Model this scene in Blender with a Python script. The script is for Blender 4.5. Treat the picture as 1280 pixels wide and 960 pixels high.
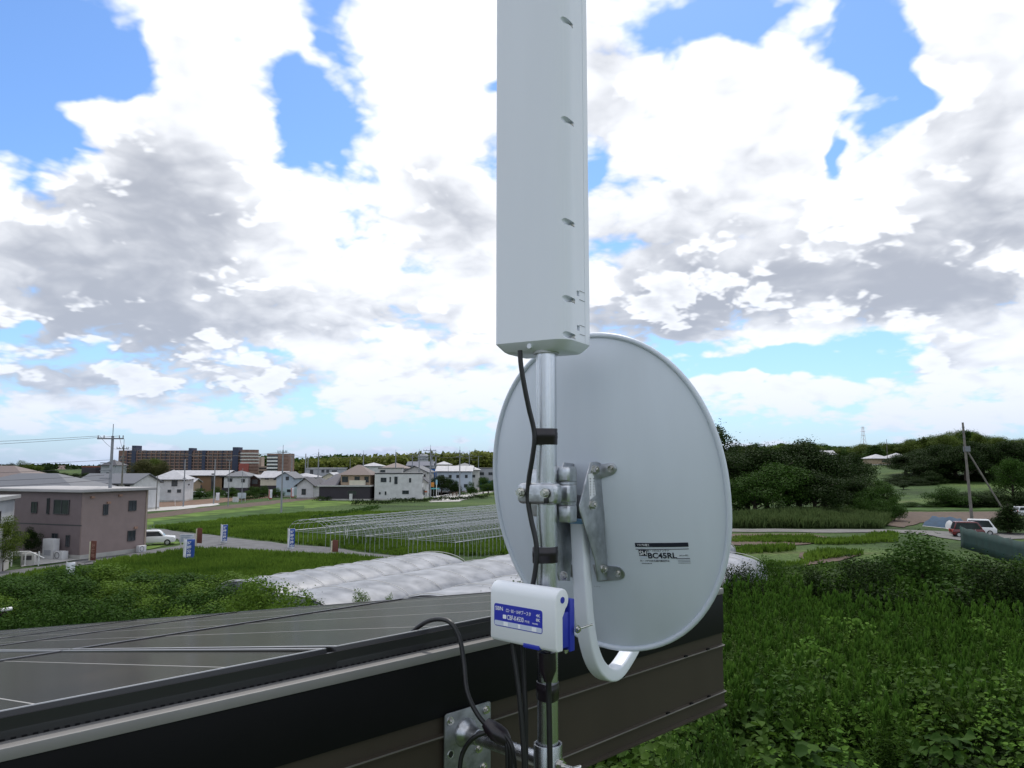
import bpy, bmesh, math, random
import numpy as np
from mathutils import Vector, Matrix

for o in list(bpy.data.objects): bpy.data.objects.remove(o)
scene = bpy.context.scene
COL = scene.collection
R = math.radians
EYE = 8.2                      # eye height above the fields (metres)
FPX = 960.0                    # focal length in photo pixels (1280 wide)
PITCH = math.atan(100 / 960)
CP, SP = math.cos(PITCH), math.sin(PITCH)

# ------------------------------------------------------------------ camera
cam = bpy.data.cameras.new('camera')
cam.sensor_width = 36; cam.lens = 36 * FPX / 1280
cam.clip_start = 0.05; cam.clip_end = 9000
camo = bpy.data.objects.new('camera', cam); COL.objects.link(camo)
camo.location = (0, 0, EYE); camo.rotation_euler = (R(90) + PITCH, 0, 0)
scene.camera = camo

def ray(px, py):
    a = (px - 640) / FPX; b = (480 - py) / FPX
    return Vector((a, CP - b * SP, SP + b * CP))
def G(px, py, z=0.0):          # pixel -> point on a level plane
    r = ray(px, py); k = (z - EYE) / r.z
    return Vector((r.x * k, r.y * k, z))
def Y(px, py, y):              # pixel -> point at a given distance ahead
    r = ray(px, py); k = y / r.y
    return Vector((r.x * k, y, EYE + r.z * k))
def X(px, d, z=0.0):           # x of a point at distance d and height z that stands at column px
    return (px - 640) / FPX * (d * CP + (z - EYE) * SP)

# ------------------------------------------------------------------ world, sun, exposure
SUN_AZ, SUN_EL = R(8), R(56)           # ahead of the camera, a little right, high, behind cloud
world = bpy.data.worlds.new('World'); scene.world = world; world.use_nodes = True
def build_world():
    nt = world.node_tree; N = nt.nodes; L = nt.links; N.clear()
    def m(op, a, b=None, c=None, clamp=False):
        n = N.new('ShaderNodeMath'); n.operation = op; n.use_clamp = clamp
        for i, v in enumerate((a, b, c)):
            if v is None: continue
            if isinstance(v, (int, float)): n.inputs[i].default_value = v
            else: L.new(v, n.inputs[i])
        return n.outputs[0]
    def vm(op, a, b=None, scale=None):
        n = N.new('ShaderNodeVectorMath'); n.operation = op
        for i, v in enumerate((a, b)):
            if v is None: continue
            if isinstance(v, (tuple, list)): n.inputs[i].default_value = v
            else: L.new(v, n.inputs[i])
        if scale is not None:
            if isinstance(scale, (int, float)): n.inputs['Scale'].default_value = scale
            else: L.new(scale, n.inputs['Scale'])
        return n.outputs[0]
    def noise(vec, scale, detail, rough=.55, dist=0.0, colour=False):
        n = N.new('ShaderNodeTexNoise'); n.inputs['Scale'].default_value = scale
        n.inputs['Detail'].default_value = detail; n.inputs['Roughness'].default_value = rough
        n.inputs['Distortion'].default_value = dist; L.new(vec, n.inputs['Vector'])
        return n.outputs['Color'] if colour else n.outputs['Fac']
    def smooth(x, a, b):
        n = N.new('ShaderNodeMapRange'); n.interpolation_type = 'SMOOTHSTEP'
        n.inputs[1].default_value = a; n.inputs[2].default_value = b; L.new(x, n.inputs[0]); return n.outputs[0]
    tc = N.new('ShaderNodeTexCoord'); d = vm('NORMALIZE', tc.outputs['Generated'])
    sx = N.new('ShaderNodeSeparateXYZ'); L.new(d, sx.inputs[0])
    dz = m('MAXIMUM', sx.outputs[2], 0.0)
    inv = m('DIVIDE', 1.0, m('ADD', dz, 0.52))
    q = vm('SCALE', vm('MULTIPLY', d, (1, 1, 1.7)), scale=inv)      # clouds shrink and flatten to the horizon
    warp = noise(q, 4.2, 3, .6, 0, True)
    wv = vm('SUBTRACT', warp, (.5, .5, .5))
    ws = N.new('ShaderNodeSeparateXYZ'); L.new(wv, ws.inputs[0])
    az = m('ADD', m('ARCTAN2', sx.outputs[0], sx.outputs[1]), m('MULTIPLY', ws.outputs[0], .16))
    el = m('ADD', m('ARCSINE', sx.outputs[2]), m('MULTIPLY', ws.outputs[1], .11))
    cb = N.new('ShaderNodeCombineXYZ'); L.new(az, cb.inputs[0]); L.new(el, cb.inputs[1]); ae = cb.outputs[0]
    def total(bl):
        t = 0.0
        for px, py, rx, ry, w in bl:
            r = ray(px, py).normalized()
            a0, e0 = math.atan2(r.x, r.y), math.asin(r.z)
            sa = rx / FPX * math.cos(math.atan((px - 640) / FPX)) ** 1.2; se = ry / FPX * .85
            n = N.new('ShaderNodeVectorMath'); n.operation = 'MULTIPLY_ADD'; L.new(ae, n.inputs[0])
            n.inputs[1].default_value = (1 / sa, 1 / se, 0); n.inputs[2].default_value = (-a0 / sa, -e0 / se, 0)
            dt = N.new('ShaderNodeVectorMath'); dt.operation = 'DOT_PRODUCT'; L.new(n.outputs[0], dt.inputs[0]); L.new(n.outputs[0], dt.inputs[1])
            t = m('MULTIPLY_ADD', m('POWER', .36788, dt.outputs['Value']), w, t)
        return t
    gaps = [(50, 60, 130, 100, -1.3), (40, 165, 90, 42, -.8), (150, 110, 40, 40, -.5), (392, 155, 52, 62, -1.3), (345, 90, 35, 40, -.7),
            (290, 30, 22, 22, -.6), (400, 20, 30, 30, -.7), (610, 95, 26, 16, -.6), (742, 215, 16, 26, -.7),
            (890, 20, 90, 26, -1.0), (1080, 60, 58, 74, -1.3), (1115, 125, 40, 45, -.9), (1048, 205, 12, 30, -.8), (800, 60, 40, 22, -.4),
            (960, 458, 120, 17, -1.0), (860, 430, 70, 14, -.7), (1130, 440, 60, 16, -.6),
            (350, 435, 30, 12, -.5), (20, 415, 26, 10, -.7), (640, 545, 500, 14, -.75), (300, 548, 300, 10, -.45), (1240, 470, 60, 10, -.2)]
    solid = [(250, 170, 110, 90, .7), (230, 60, 80, 60, .6), (540, 150, 90, 150, .8), (150, 270, 180, 90, .6), (95, 140, 70, 22, .8), (335, 20, 45, 30, .45),
             (950, 170, 120, 110, .8), (880, 90, 70, 40, .5), (1220, 200, 90, 190, .9), (1145, 75, 30, 22, .8), (1095, 120, 22, 16, .6), (760, 130, 50, 110, .5), (1000, 350, 330, 70, .5),
             (1210, 430, 70, 40, .5), (300, 340, 330, 70, .4), (950, 485, 140, 14, .5), (560, 450, 130, 40, .4)]
    def puffs(vec, scale, det):
        n = N.new('ShaderNodeTexVoronoi'); n.feature = 'F1'; n.inputs['Scale'].default_value = scale; n.inputs['Detail'].default_value = det
        n.inputs['Roughness'].default_value = .55; n.inputs['Lacunarity'].default_value = 2.3; n.normalize = True
        L.new(vec, n.inputs['Vector']); return n.outputs['Distance']
    qw = vm('ADD', q, vm('SCALE', wv, scale=.16))
    f1 = noise(q, 5.4, 5, .60)
    f2 = puffs(qw, 10.5, 2.0)
    dens = m('ADD', m('ADD', total(gaps), total(solid)), m('MULTIPLY', m('SUBTRACT', f1, .5), 2.0))
    dens = m('ADD', dens, m('MULTIPLY', m('SUBTRACT', .30, f2), 1.9))
    dens = m('ADD', dens, .26)
    alpha = smooth(dens, -.10, .34)
    # underside shading of the thick masses
    shade = [(235, 255, 110, 95, .75), (80, 350, 190, 90, .62), (190, 415, 210, 60, .72), (120, 475, 200, 30, .55), (565, 262, 75, 95, .6), (50, 260, 110, 70, .4),
             (820, 330, 120, 95, .62), (960, 385, 300, 46, .82), (1190, 310, 150, 75, .62), (1040, 300, 150, 70, .35), (900, 220, 120, 80, .3), (1230, 120, 90, 130, .45),
             (380, 470, 80, 28, .5), (600, 470, 90, 16, .5), (735, 130, 36, 110, .5), (1210, 455, 100, 22, .4), (450, 560, 260, 18, .5), (360, 385, 80, 34, .35), (520, 395, 60, 40, .25)]
    off = vm('ADD', qw, (.0, .0, .028))
    f2o = puffs(off, 10.5, 1.0)
    relief = m('SUBTRACT', f2, f2o)                 # lit tops, shaded undersides of each puff
    f1o = noise(vm('ADD', q, (0, 0, .075)), 5.4, 2, .6)
    relief1 = m('SUBTRACT', f1o, f1)
    sh = m('ADD', total(shade), m('MULTIPLY', relief1, 1.3))
    sh = m('ADD', sh, m('MULTIPLY', relief, 1.2))
    sh = m('ADD', sh, m('MULTIPLY', m('SUBTRACT', f2, .3), .3))
    sh = m('ADD', sh, m('MULTIPLY', smooth(dens, .2, 1.6), .16))
    # nearer white heads of cloud stand in front of the grey masses
    n2 = noise(vm('ADD', q, (5.1, 3.3, 1.7)), 6.2, 4, .6)
    head = m('ADD', m('MULTIPLY', m('SUBTRACT', n2, .5), 2.6), m('MULTIPLY', m('SUBTRACT', .3, f2), 1.6))
    hm = smooth(head, .10, .30); fade = smooth(head, .95, .10)
    sh = m('MULTIPLY', sh, m('SUBTRACT', 1.0, m('MULTIPLY', m('MULTIPLY', hm, m('ADD', .35, m('MULTIPLY', fade, .65))), .8)))
    shf = smooth(sh, -.02, 1.22)
    mixc = N.new('ShaderNodeMix'); mixc.data_type = 'RGBA'
    mixc.inputs[6].default_value = (1.0, 1.02, 1.06, 1); mixc.inputs[7].default_value = (.42, .45, .52, 1)
    L.new(shf, mixc.inputs[0])
    sky = N.new('ShaderNodeTexSky'); sky.sky_type = 'NISHITA'; sky.sun_disc = False
    sky.sun_elevation = SUN_EL; sky.sun_rotation = SUN_AZ
    sky.altitude = 50; sky.air_density = 1.0; sky.dust_density = 0.4; sky.ozone_density = 2.0
    b1 = N.new('ShaderNodeBackground'); tint = N.new('ShaderNodeMix'); tint.data_type = 'RGBA'; tint.blend_type = 'MULTIPLY'; tint.inputs[0].default_value = 1
    tint.inputs[7].default_value = (.72, .93, 1.18, 1); L.new(sky.outputs[0], tint.inputs[6]); L.new(tint.outputs[2], b1.inputs[0]); b1.inputs[1].default_value = SKY
    b2 = N.new('ShaderNodeBackground'); L.new(mixc.outputs[2], b2.inputs[0]); b2.inputs[1].default_value = CLOUD
    mx = N.new('ShaderNodeMixShader'); L.new(alpha, mx.inputs[0]); L.new(b1.outputs[0], mx.inputs[1]); L.new(b2.outputs[0], mx.inputs[2])
    # the lowest few degrees: cloud and clear sky fade into one pale blue air
    hz = m('EXPONENT', m('MULTIPLY', dz, -11.0))
    b3 = N.new('ShaderNodeBackground'); b3.inputs[0].default_value = (.36, .48, .70, 1)
    mh = N.new('ShaderNodeMixShader'); L.new(m('MULTIPLY', hz, .75), mh.inputs[0]); L.new(mx.outputs[0], mh.inputs[1]); L.new(b3.outputs[0], mh.inputs[2])
    out = N.new('ShaderNodeOutputWorld'); L.new(mh.outputs[0], out.inputs[0])
SKY, CLOUD = .13, 1.0
build_world()
world.cycles.sampling_method = 'MANUAL'; world.cycles.sample_map_resolution = 512
sl = bpy.data.lights.new('sun', 'SUN'); sl.energy = 2.2; sl.angle = R(4); sl.color = (1, .95, .88)
so = bpy.data.objects.new('sun', sl); COL.objects.link(so)
sd = Vector((math.sin(SUN_AZ) * math.cos(SUN_EL), math.cos(SUN_AZ) * math.cos(SUN_EL), math.sin(SUN_EL)))
so.rotation_euler = (-sd).to_track_quat('-Z', 'Y').to_euler(); so.location = (0, 0, 60)
vs = scene.view_settings
vs.view_transform = 'Standard'; vs.look = 'None'; vs.gamma = 1; vs.use_curve_mapping = False; vs.exposure = 0.2

# ------------------------------------------------------------------ helpers
random.seed(7); RNG = np.random.default_rng(7)
MATS = {}
def mat(name, col, rough=.6, metal=0.0, var=.12, scale=6.0, bump=0.0, bscale=60.0, spec=.5, col2=None, stretch=(1, 1, 1), island=0.0, transl=0.0, coat=0.0, detail=5):
    if name in MATS: return MATS[name]
    m = bpy.data.materials.new(name); m.use_nodes = True; nt = m.node_tree; N = nt.nodes; L = nt.links
    b = N['Principled BSDF']; b.inputs['Roughness'].default_value = rough; b.inputs['Metallic'].default_value = metal
    b.inputs['Specular IOR Level'].default_value = spec; b.inputs['Coat Weight'].default_value = coat
    tc = N.new('ShaderNodeTexCoord'); mp = N.new('ShaderNodeMapping'); L.new(tc.outputs['Object'], mp.inputs[0]); mp.inputs['Scale'].default_value = stretch
    nz = N.new('ShaderNodeTexNoise'); nz.inputs['Scale'].default_value = scale; nz.inputs['Detail'].default_value = detail; L.new(mp.outputs[0], nz.inputs[0])
    mx = N.new('ShaderNodeMix'); mx.data_type = 'RGBA'
    a = [max(0, c * (1 - var)) for c in col]; c2 = col2 if col2 else [c * (1 + var) for c in col]
    mx.inputs[6].default_value = (*(a if not col2 else col), 1); mx.inputs[7].default_value = (*c2, 1)
    mr = N.new('ShaderNodeMapRange'); mr.inputs[1].default_value = .3; mr.inputs[2].default_value = .7; L.new(nz.outputs['Fac'], mr.inputs[0])
    fac = mr.outputs[0]
    if island:
        ge = N.new('ShaderNodeNewGeometry'); ad = N.new('ShaderNodeMix'); ad.data_type = 'FLOAT'; ad.inputs[0].default_value = island
        L.new(fac, ad.inputs[2]); L.new(ge.outputs['Random Per Island'], ad.inputs[3]); fac = ad.outputs[0]
    L.new(fac, mx.inputs[0]); L.new(mx.outputs[2], b.inputs['Base Color'])
    if bump:
        bn = N.new('ShaderNodeTexNoise'); bn.inputs['Scale'].default_value = bscale; bn.inputs['Detail'].default_value = 4; L.new(mp.outputs[0], bn.inputs[0])
        bp = N.new('ShaderNodeBump'); bp.inputs['Strength'].default_value = bump; bp.inputs['Distance'].default_value = .05 if bscale < 20 else .003
        L.new(bn.outputs['Fac'], bp.inputs['Height']); L.new(bp.outputs[0], b.inputs['Normal'])
    if transl:
        tr = N.new('ShaderNodeBsdfTranslucent'); L.new(mx.outputs[2], tr.inputs[0]); ms = N.new('ShaderNodeMixShader'); ms.inputs[0].default_value = transl
        L.new(b.outputs[0], ms.inputs[1]); L.new(tr.outputs[0], ms.inputs[2]); L.new(ms.outputs[0], N['Material Output'].inputs[0])
    MATS[name] = m; return m

def tag(o, label=None, cat=None, group=None, kind=None):
    if label: o['label'] = label
    if cat: o['category'] = cat
    if group: o['group'] = group
    if kind: o['kind'] = kind
    return o
def thing(name, label, cat, loc=(0, 0, 0), rz=0.0, group=None):
    o = bpy.data.objects.new(name, None); COL.objects.link(o); o.empty_display_size = .1
    o.location = loc; o.rotation_euler = (0, 0, rz); return tag(o, label, cat, group)
def world_of(o):
    M = Matrix.Identity(4)
    while o is not None:
        M = o.matrix_basis @ M; o = o.parent
    return M
def link(name, me, m, parent=None):
    o = bpy.data.objects.new(name, me); COL.objects.link(o)
    if m is not None and not me.materials:
        for k in (m if isinstance(m, (list, tuple)) else [m]): me.materials.append(k)
    o.parent = parent; return o

class MB:
    def __init__(s): s.v = []; s.f = []; s.m = []
    def add(s, vs, fs, mi=0):
        k = len(s.v); s.v += [tuple(p) for p in vs]; s.f += [tuple(i + k for i in f) for f in fs]; s.m += [mi] * len(fs); return s
    def box(s, x0, x1, y0, y1, z0, z1, M=None, mi=0):
        vs = [Vector((x, y, z)) for z in (z0, z1) for y in (y0, y1) for x in (x0, x1)]
        if M is not None: vs = [M @ p for p in vs]
        return s.add(vs, [(0, 2, 3, 1), (4, 5, 7, 6), (0, 1, 5, 4), (2, 6, 7, 3), (0, 4, 6, 2), (1, 3, 7, 5)], mi)
    def prism(s, poly, o, ax, ay, az, d0, d1, mi=0):
        n = len(poly); vs = [o + ax * p[0] + ay * p[1] + az * d for d in (d0, d1) for p in poly]
        fs = [tuple(range(n))[::-1], tuple(range(n, 2 * n))] + [(i, (i + 1) % n, n + (i + 1) % n, n + i) for i in range(n)]
        return s.add(vs, fs, mi)
    def tube(s, pts, r, n=8, mi=0, caps=True, sq=None, up=None):
        pts = [Vector(p) for p in pts]; k = len(pts); rs = r if isinstance(r, (list, tuple)) else [r] * k
        vs = []; prev = None
        for i, p in enumerate(pts):
            t = (pts[min(i + 1, k - 1)] - pts[max(i - 1, 0)]).normalized()
            if prev is None:
                u = up if up is not None else Vector((0, 0, 1)) if abs(t.z) < .9 else Vector((1, 0, 0))
            else: u = prev
            u = (u - t * u.dot(t)).normalized(); prev = u; w = t.cross(u)
            if sq:
                prof = sq; vs += [p + u * (a * rs[i]) + w * (b * rs[i]) for a, b in prof]
            else:
                vs += [p + (u * math.cos(2 * math.pi * j / n) + w * math.sin(2 * math.pi * j / n)) * rs[i] for j in range(n)]
        if sq: n = len(sq)
        fs = [(i * n + j, i * n + (j + 1) % n, (i + 1) * n + (j + 1) % n, (i + 1) * n + j) for i in range(k - 1) for j in range(n)]
        if caps: fs += [tuple(range(n))[::-1], tuple(range((k - 1) * n, k * n))]
        return s.add(vs, fs, mi)
    def cyl(s, p0, p1, r, n=16, r1=None, mi=0): return s.tube([p0, p1], [r, r if r1 is None else r1], n, mi)
    def ball(s, c, r, n=8, sz=1.0, mi=0):
        c = Vector(c); k = n // 2
        vs = [c + Vector((r * math.sin(math.pi * i / k) * math.cos(2 * math.pi * j / n), r * math.sin(math.pi * i / k) * math.sin(2 * math.pi * j / n), r * sz * math.cos(math.pi * i / k))) for i in range(k + 1) for j in range(n)]
        return s.add(vs, [(i * n + j, i * n + (j + 1) % n, (i + 1) * n + (j + 1) % n, (i + 1) * n + j) for i in range(k) for j in range(n)], mi)
    def mesh(s, name, parent=None, world=False, bevel=0.0, smooth=40, seg=2):
        vs = s.v
        if world and parent is not None:
            Mi = world_of(parent).inverted(); vs = [tuple(Mi @ Vector(p)) for p in vs]
        me = bpy.data.meshes.new(name); me.from_pydata(vs, [], s.f)
        if any(s.m): me.polygons.foreach_set('material_index', s.m)
        bm = bmesh.new(); bm.from_mesh(me)
        bmesh.ops.remove_doubles(bm, verts=bm.verts, dist=1e-6)
        if bevel:
            bmesh.ops.recalc_face_normals(bm, faces=bm.faces)
            ed = [e for e in bm.edges if len(e.link_faces) == 2 and e.calc_face_angle(0) > .6]
            bmesh.ops.bevel(bm, geom=ed, offset=bevel, segments=seg, profile=.5, affect='EDGES', clamp_overlap=True)
        bmesh.ops.recalc_face_normals(bm, faces=bm.faces)
        bm.to_mesh(me); bm.free()
        if smooth:
            me.polygons.foreach_set('use_smooth', [True] * len(me.polygons)); me.set_sharp_from_angle(angle=R(smooth))
        return me
    def build(s, name, m, parent=None, world=False, bevel=0.0, smooth=40, seg=2):
        return link(name, s.mesh(name, parent, world, bevel, smooth, seg), m, parent)

def spline(pts, k=8):
    pts = [Vector(p) for p in pts]; out = []
    for i in range(len(pts) - 1):
        p0 = pts[max(i - 1, 0)]; p1 = pts[i]; p2 = pts[i + 1]; p3 = pts[min(i + 2, len(pts) - 1)]
        for j in range(k):
            t = j / k
            out.append(.5 * ((2 * p1) + (p2 - p0) * t + (2 * p0 - 5 * p1 + 4 * p2 - p3) * t * t + (3 * p1 - p0 - 3 * p2 + p3) * t ** 3))
    return out + [pts[-1]]
def rrect(w, h, r, n=4):
    o = []
    for cx, cy, a in ((w - r, h - r, 0), (-w + r, h - r, 90), (-w + r, -h + r, 180), (w - r, -h + r, 270)):
        for i in range(n + 1):
            t = R(a + 90 * i / n); o.append((cx + r * math.cos(t), cy + r * math.sin(t)))
    return o
def text_geo(string, width, height, bold=.01):
    """flat glyph outlines filled, scaled into a box that starts at 0,0"""
    cu = bpy.data.curves.new('txt', 'FONT'); cu.body = string; cu.resolution_u = 3; cu.offset = bold
    ob = bpy.data.objects.new('txt', cu); COL.objects.link(ob)
    dg = bpy.context.evaluated_depsgraph_get(); me = bpy.data.meshes.new_from_object(ob.evaluated_get(dg))
    vs = np.array([v.co[:] for v in me.vertices]).reshape(-1, 3); fs = [tuple(p.vertices) for p in me.polygons]
    bpy.data.objects.remove(ob); bpy.data.curves.remove(cu); bpy.data.meshes.remove(me)
    if len(vs) == 0: return [], []
    lo, hi = vs.min(0), vs.max(0); sc = np.array([width, height]) / np.maximum(hi - lo, 1e-6)[:2]
    return [(float((p[0] - lo[0]) * sc[0]), float((p[1] - lo[1]) * sc[1])) for p in vs], fs

def sstep(a, b, x):
    t = np.clip((x - a) / (b - a), 0, 1); return t * t * (3 - 2 * t)
def terrain(x, y):
    x = np.asarray(x, float); y = np.asarray(y, float); d = np.hypot(x, y)
    wl = 1 - sstep(-.02, .25, x / np.maximum(np.abs(y), 1.0))
    zl = -15 * sstep(330, 620, d) + 17 * sstep(650, 950, d)
    zr = 9 * sstep(150, 420, d) + 6 * sstep(400, 900, d)
    return wl * zl + (1 - wl) * zr
def T(px, d):
    x = X(px, d); return Vector((x, d, float(terrain(x, d))))

# ------------------------------------------------------------------ ground
def ground_mat():
    m = bpy.data.materials.new('field_grass'); m.use_nodes = True; nt = m.node_tree; N = nt.nodes; L = nt.links
    b = N['Principled BSDF']; b.inputs['Roughness'].default_value = .9; b.inputs['Specular IOR Level'].default_value = .15
    tc = N.new('ShaderNodeTexCoord')
    def nz(scale, det, st=(1, 1, 1)):
        mp = N.new('ShaderNodeMapping'); mp.inputs['Scale'].default_value = st; L.new(tc.outputs['Object'], mp.inputs[0])
        n = N.new('ShaderNodeTexNoise'); n.inputs['Scale'].default_value = scale; n.inputs['Detail'].default_value = det; L.new(mp.outputs[0], n.inputs[0]); return n.outputs['Fac']
    def ramp(f, st):
        r = N.new('ShaderNodeValToRGB'); L.new(f, r.inputs[0]); e = r.color_ramp.elements
        while len(e) < len(st): e.new(.5)
        for k, (p, c) in enumerate(st): e[k].position = p; e[k].color = (*c, 1)
        return r.outputs[0]
    big = ramp(nz(.035, 6, (1, 2.2, 1)), [(.32, (.028, .052, .014)), (.47, (.048, .088, .022)), (.60, (.078, .125, .03)), (.72, (.10, .095, .045))])
    fine = nz(2.2, 6)
    mx = N.new('ShaderNodeMix'); mx.data_type = 'RGBA'; mx.blend_type = 'MULTIPLY'; mx.inputs[0].default_value = 1
    L.new(big, mx.inputs[6]); L.new(ramp(fine, [(.3, (.45, .45, .45)), (.7, (1.25, 1.25, 1.25))]), mx.inputs[7]); L.new(mx.outputs[2], b.inputs['Base Color'])
    bp = N.new('ShaderNodeBump'); bp.inputs['Distance'].default_value = .35; bp.inputs['Strength'].default_value = .8; L.new(fine, bp.inputs['Height']); L.new(bp.outputs[0], b.inputs['Normal'])
    return m
def ground():
    a = np.concatenate([-np.geomspace(6, 3000, 70)[::-1], [0], np.geomspace(6, 3000, 70)])
    xs, ys = np.meshgrid(a, a + 120)
    z = terrain(xs, ys); n = len(a)
    v = np.stack([xs.ravel(), ys.ravel(), z.ravel()], 1)
    f = [(i * n + j, i * n + j + 1, (i + 1) * n + j + 1, (i + 1) * n + j) for i in range(n - 1) for j in range(n - 1)]
    me = bpy.data.meshes.new('ground'); me.from_pydata(v.tolist(), [], f)
    me.polygons.foreach_set('use_smooth', [True] * len(f))
    tag(link('ground', me, ground_mat()), kind='structure')
ground()
LAYER = [0]
def patch(name, pix, m, kind='structure', step=8):
    """a sheet on the ground given by the outline seen in the photo, its edge broken up a little"""
    LAYER[0] += 1; z = .012 + .006 * LAYER[0]
    pts = [G(p[0], p[1]) for p in pix]; out = []
    for i, p in enumerate(pts):
        q = pts[(i + 1) % len(pts)]; k = max(1, min(14, int((q - p).length / 2.5)))
        for j in range(k):
            t = p.lerp(q, j / k); am = .5 if j else 0
            out.append((t.x + random.uniform(-am, am), t.y + random.uniform(-am, am), z))
    bm = bmesh.new(); bv = [bm.verts.new(p) for p in out]; f = bm.faces.new(bv)
    bmesh.ops.triangulate(bm, faces=[f]); bmesh.ops.recalc_face_normals(bm, faces=bm.faces)
    for f in bm.faces:
        if f.normal.z < 0: f.normal_flip()
    me = bpy.data.meshes.new(name); bm.to_mesh(me); bm.free()
    return tag(link(name, me, m), kind=kind)
asphalt = mat('asphalt', (.10, .10, .105), .9, var=.25, scale=.8, bump=.3, bscale=12)
concrete = mat('concrete', (.40, .39, .37), .85, var=.15, scale=.7)
soil = mat('soil', (.13, .075, .045), .95, var=.35, scale=.9, bump=.5, bscale=3)
soil_dark = mat('soil_dark', (.075, .048, .032), .95, var=.35, scale=.9, bump=.5, bscale=3)
grass_light = mat('grass_light', (.085, .138, .028), .9, var=.5, scale=.25, bump=.6, bscale=2, spec=.1)
grass_deep = mat('grass_deep', (.040, .078, .018), .9, var=.5, scale=.3, bump=.8, bscale=2, spec=.1)
rice = mat('rice', (.20, .32, .035), .9, var=.2, scale=.6, bump=.4, bscale=2, spec=.1)
patch('grass_field', [(-60, 676), (200, 655), (330, 640), (420, 632), (640, 616), (640, 606), (420, 618), (250, 640), (-60, 662)], grass_light)
patch('grass_field', [(190, 664), (330, 656), (380, 650), (380, 632), (300, 640), (190, 652)], grass_deep)
patch('grass_field', [(400, 616), (530, 624), (640, 618), (640, 607), (560, 621), (470, 622)], grass_light)
patch('soil_strip', [(150, 646), (190, 642), (260, 634), (330, 627), (410, 619), (410, 622), (335, 631), (260, 639), (190, 648), (150, 652)], soil_dark)
patch('soil_strip', [(180, 629), (230, 626), (300, 621), (365, 618), (330, 623), (270, 629), (225, 634), (180, 638)], soil)
patch('dirt_path', [(180, 636), (225, 633), (275, 629), (275, 631), (225, 637), (180, 640)], concrete)
patch('road', [(-60, 729), (0, 715), (60, 708), (110, 699), (188, 688), (240, 679), (205, 672), (190, 668), (188, 661), (215, 664), (300, 674), (430, 687), (520, 699), (640, 716), (640, 730), (520, 708), (430, 697), (300, 690), (240, 688), (188, 696), (110, 706), (0, 724), (-60, 738)], asphalt)
patch('driveway', [(26, 709), (30, 702), (52, 694), (80, 694), (109, 697), (108, 699)], concrete)
patch('verge_grass', [(112, 698), (112, 694), (150, 690), (186, 683), (205, 675), (234, 679), (188, 687)], grass_light)
patch('path', [(538, 628), (545, 620), (590, 614), (640, 606), (700, 600), (700, 603), (640, 611), (600, 618), (575, 627)], concrete)
patch('road', [(780, 659), (915, 661.5), (1130, 663), (1200, 666), (1300, 668), (1300, 673), (1200, 676), (1165, 670), (1130, 666.8), (915, 665.4), (780, 663)], mat('pale_road', (.12, .115, .11), .9, var=.2, scale=.6))
patch('soil_patch', [(915, 668), (1010, 668), (1035, 672), (1010, 681), (960, 684), (915, 682)], soil_dark)
patch('soil_patch', [(1000, 692), (1050, 688), (1080, 693), (1050, 702), (1005, 708)], soil_dark)
patch('soil_field', [(1090, 656), (1125, 640.5), (1260, 640), (1270, 652), (1150, 654), (1130, 660)], soil_dark)
patch('grass_field', [(1085, 605), (1180, 608), (1260, 612), (1270, 639), (1125, 639), (1095, 640), (1060, 640)], grass_deep)
patch('rice_field', [(1118, 613), (1186, 613), (1186, 624), (1118, 625)], rice)
patch('rice_field', [(1100, 602), (1150, 602), (1180, 610), (1120, 611)], grass_light)

# ------------------------------------------------------------------ the house whose roof edge carries the mast
WN = Vector((.709, -.705, 0)).normalized()      # out of the eave, towards the camera
WT = Vector((.705, .709, 0)).normalized()       # along the eave, away to the right
UP = Vector((0, 0, 1)); EZ = Vector((0, 0, EYE))
MAST = Vector((.056, 1.25, EYE))
W0 = MAST - WN * .2; W0.z = 0
S0, S1 = -4.2, .885
TS = math.tan(R(9.5))
def wp(s, out, z): return W0 + WT * s + WN * out + UP * (EYE + z)

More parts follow.
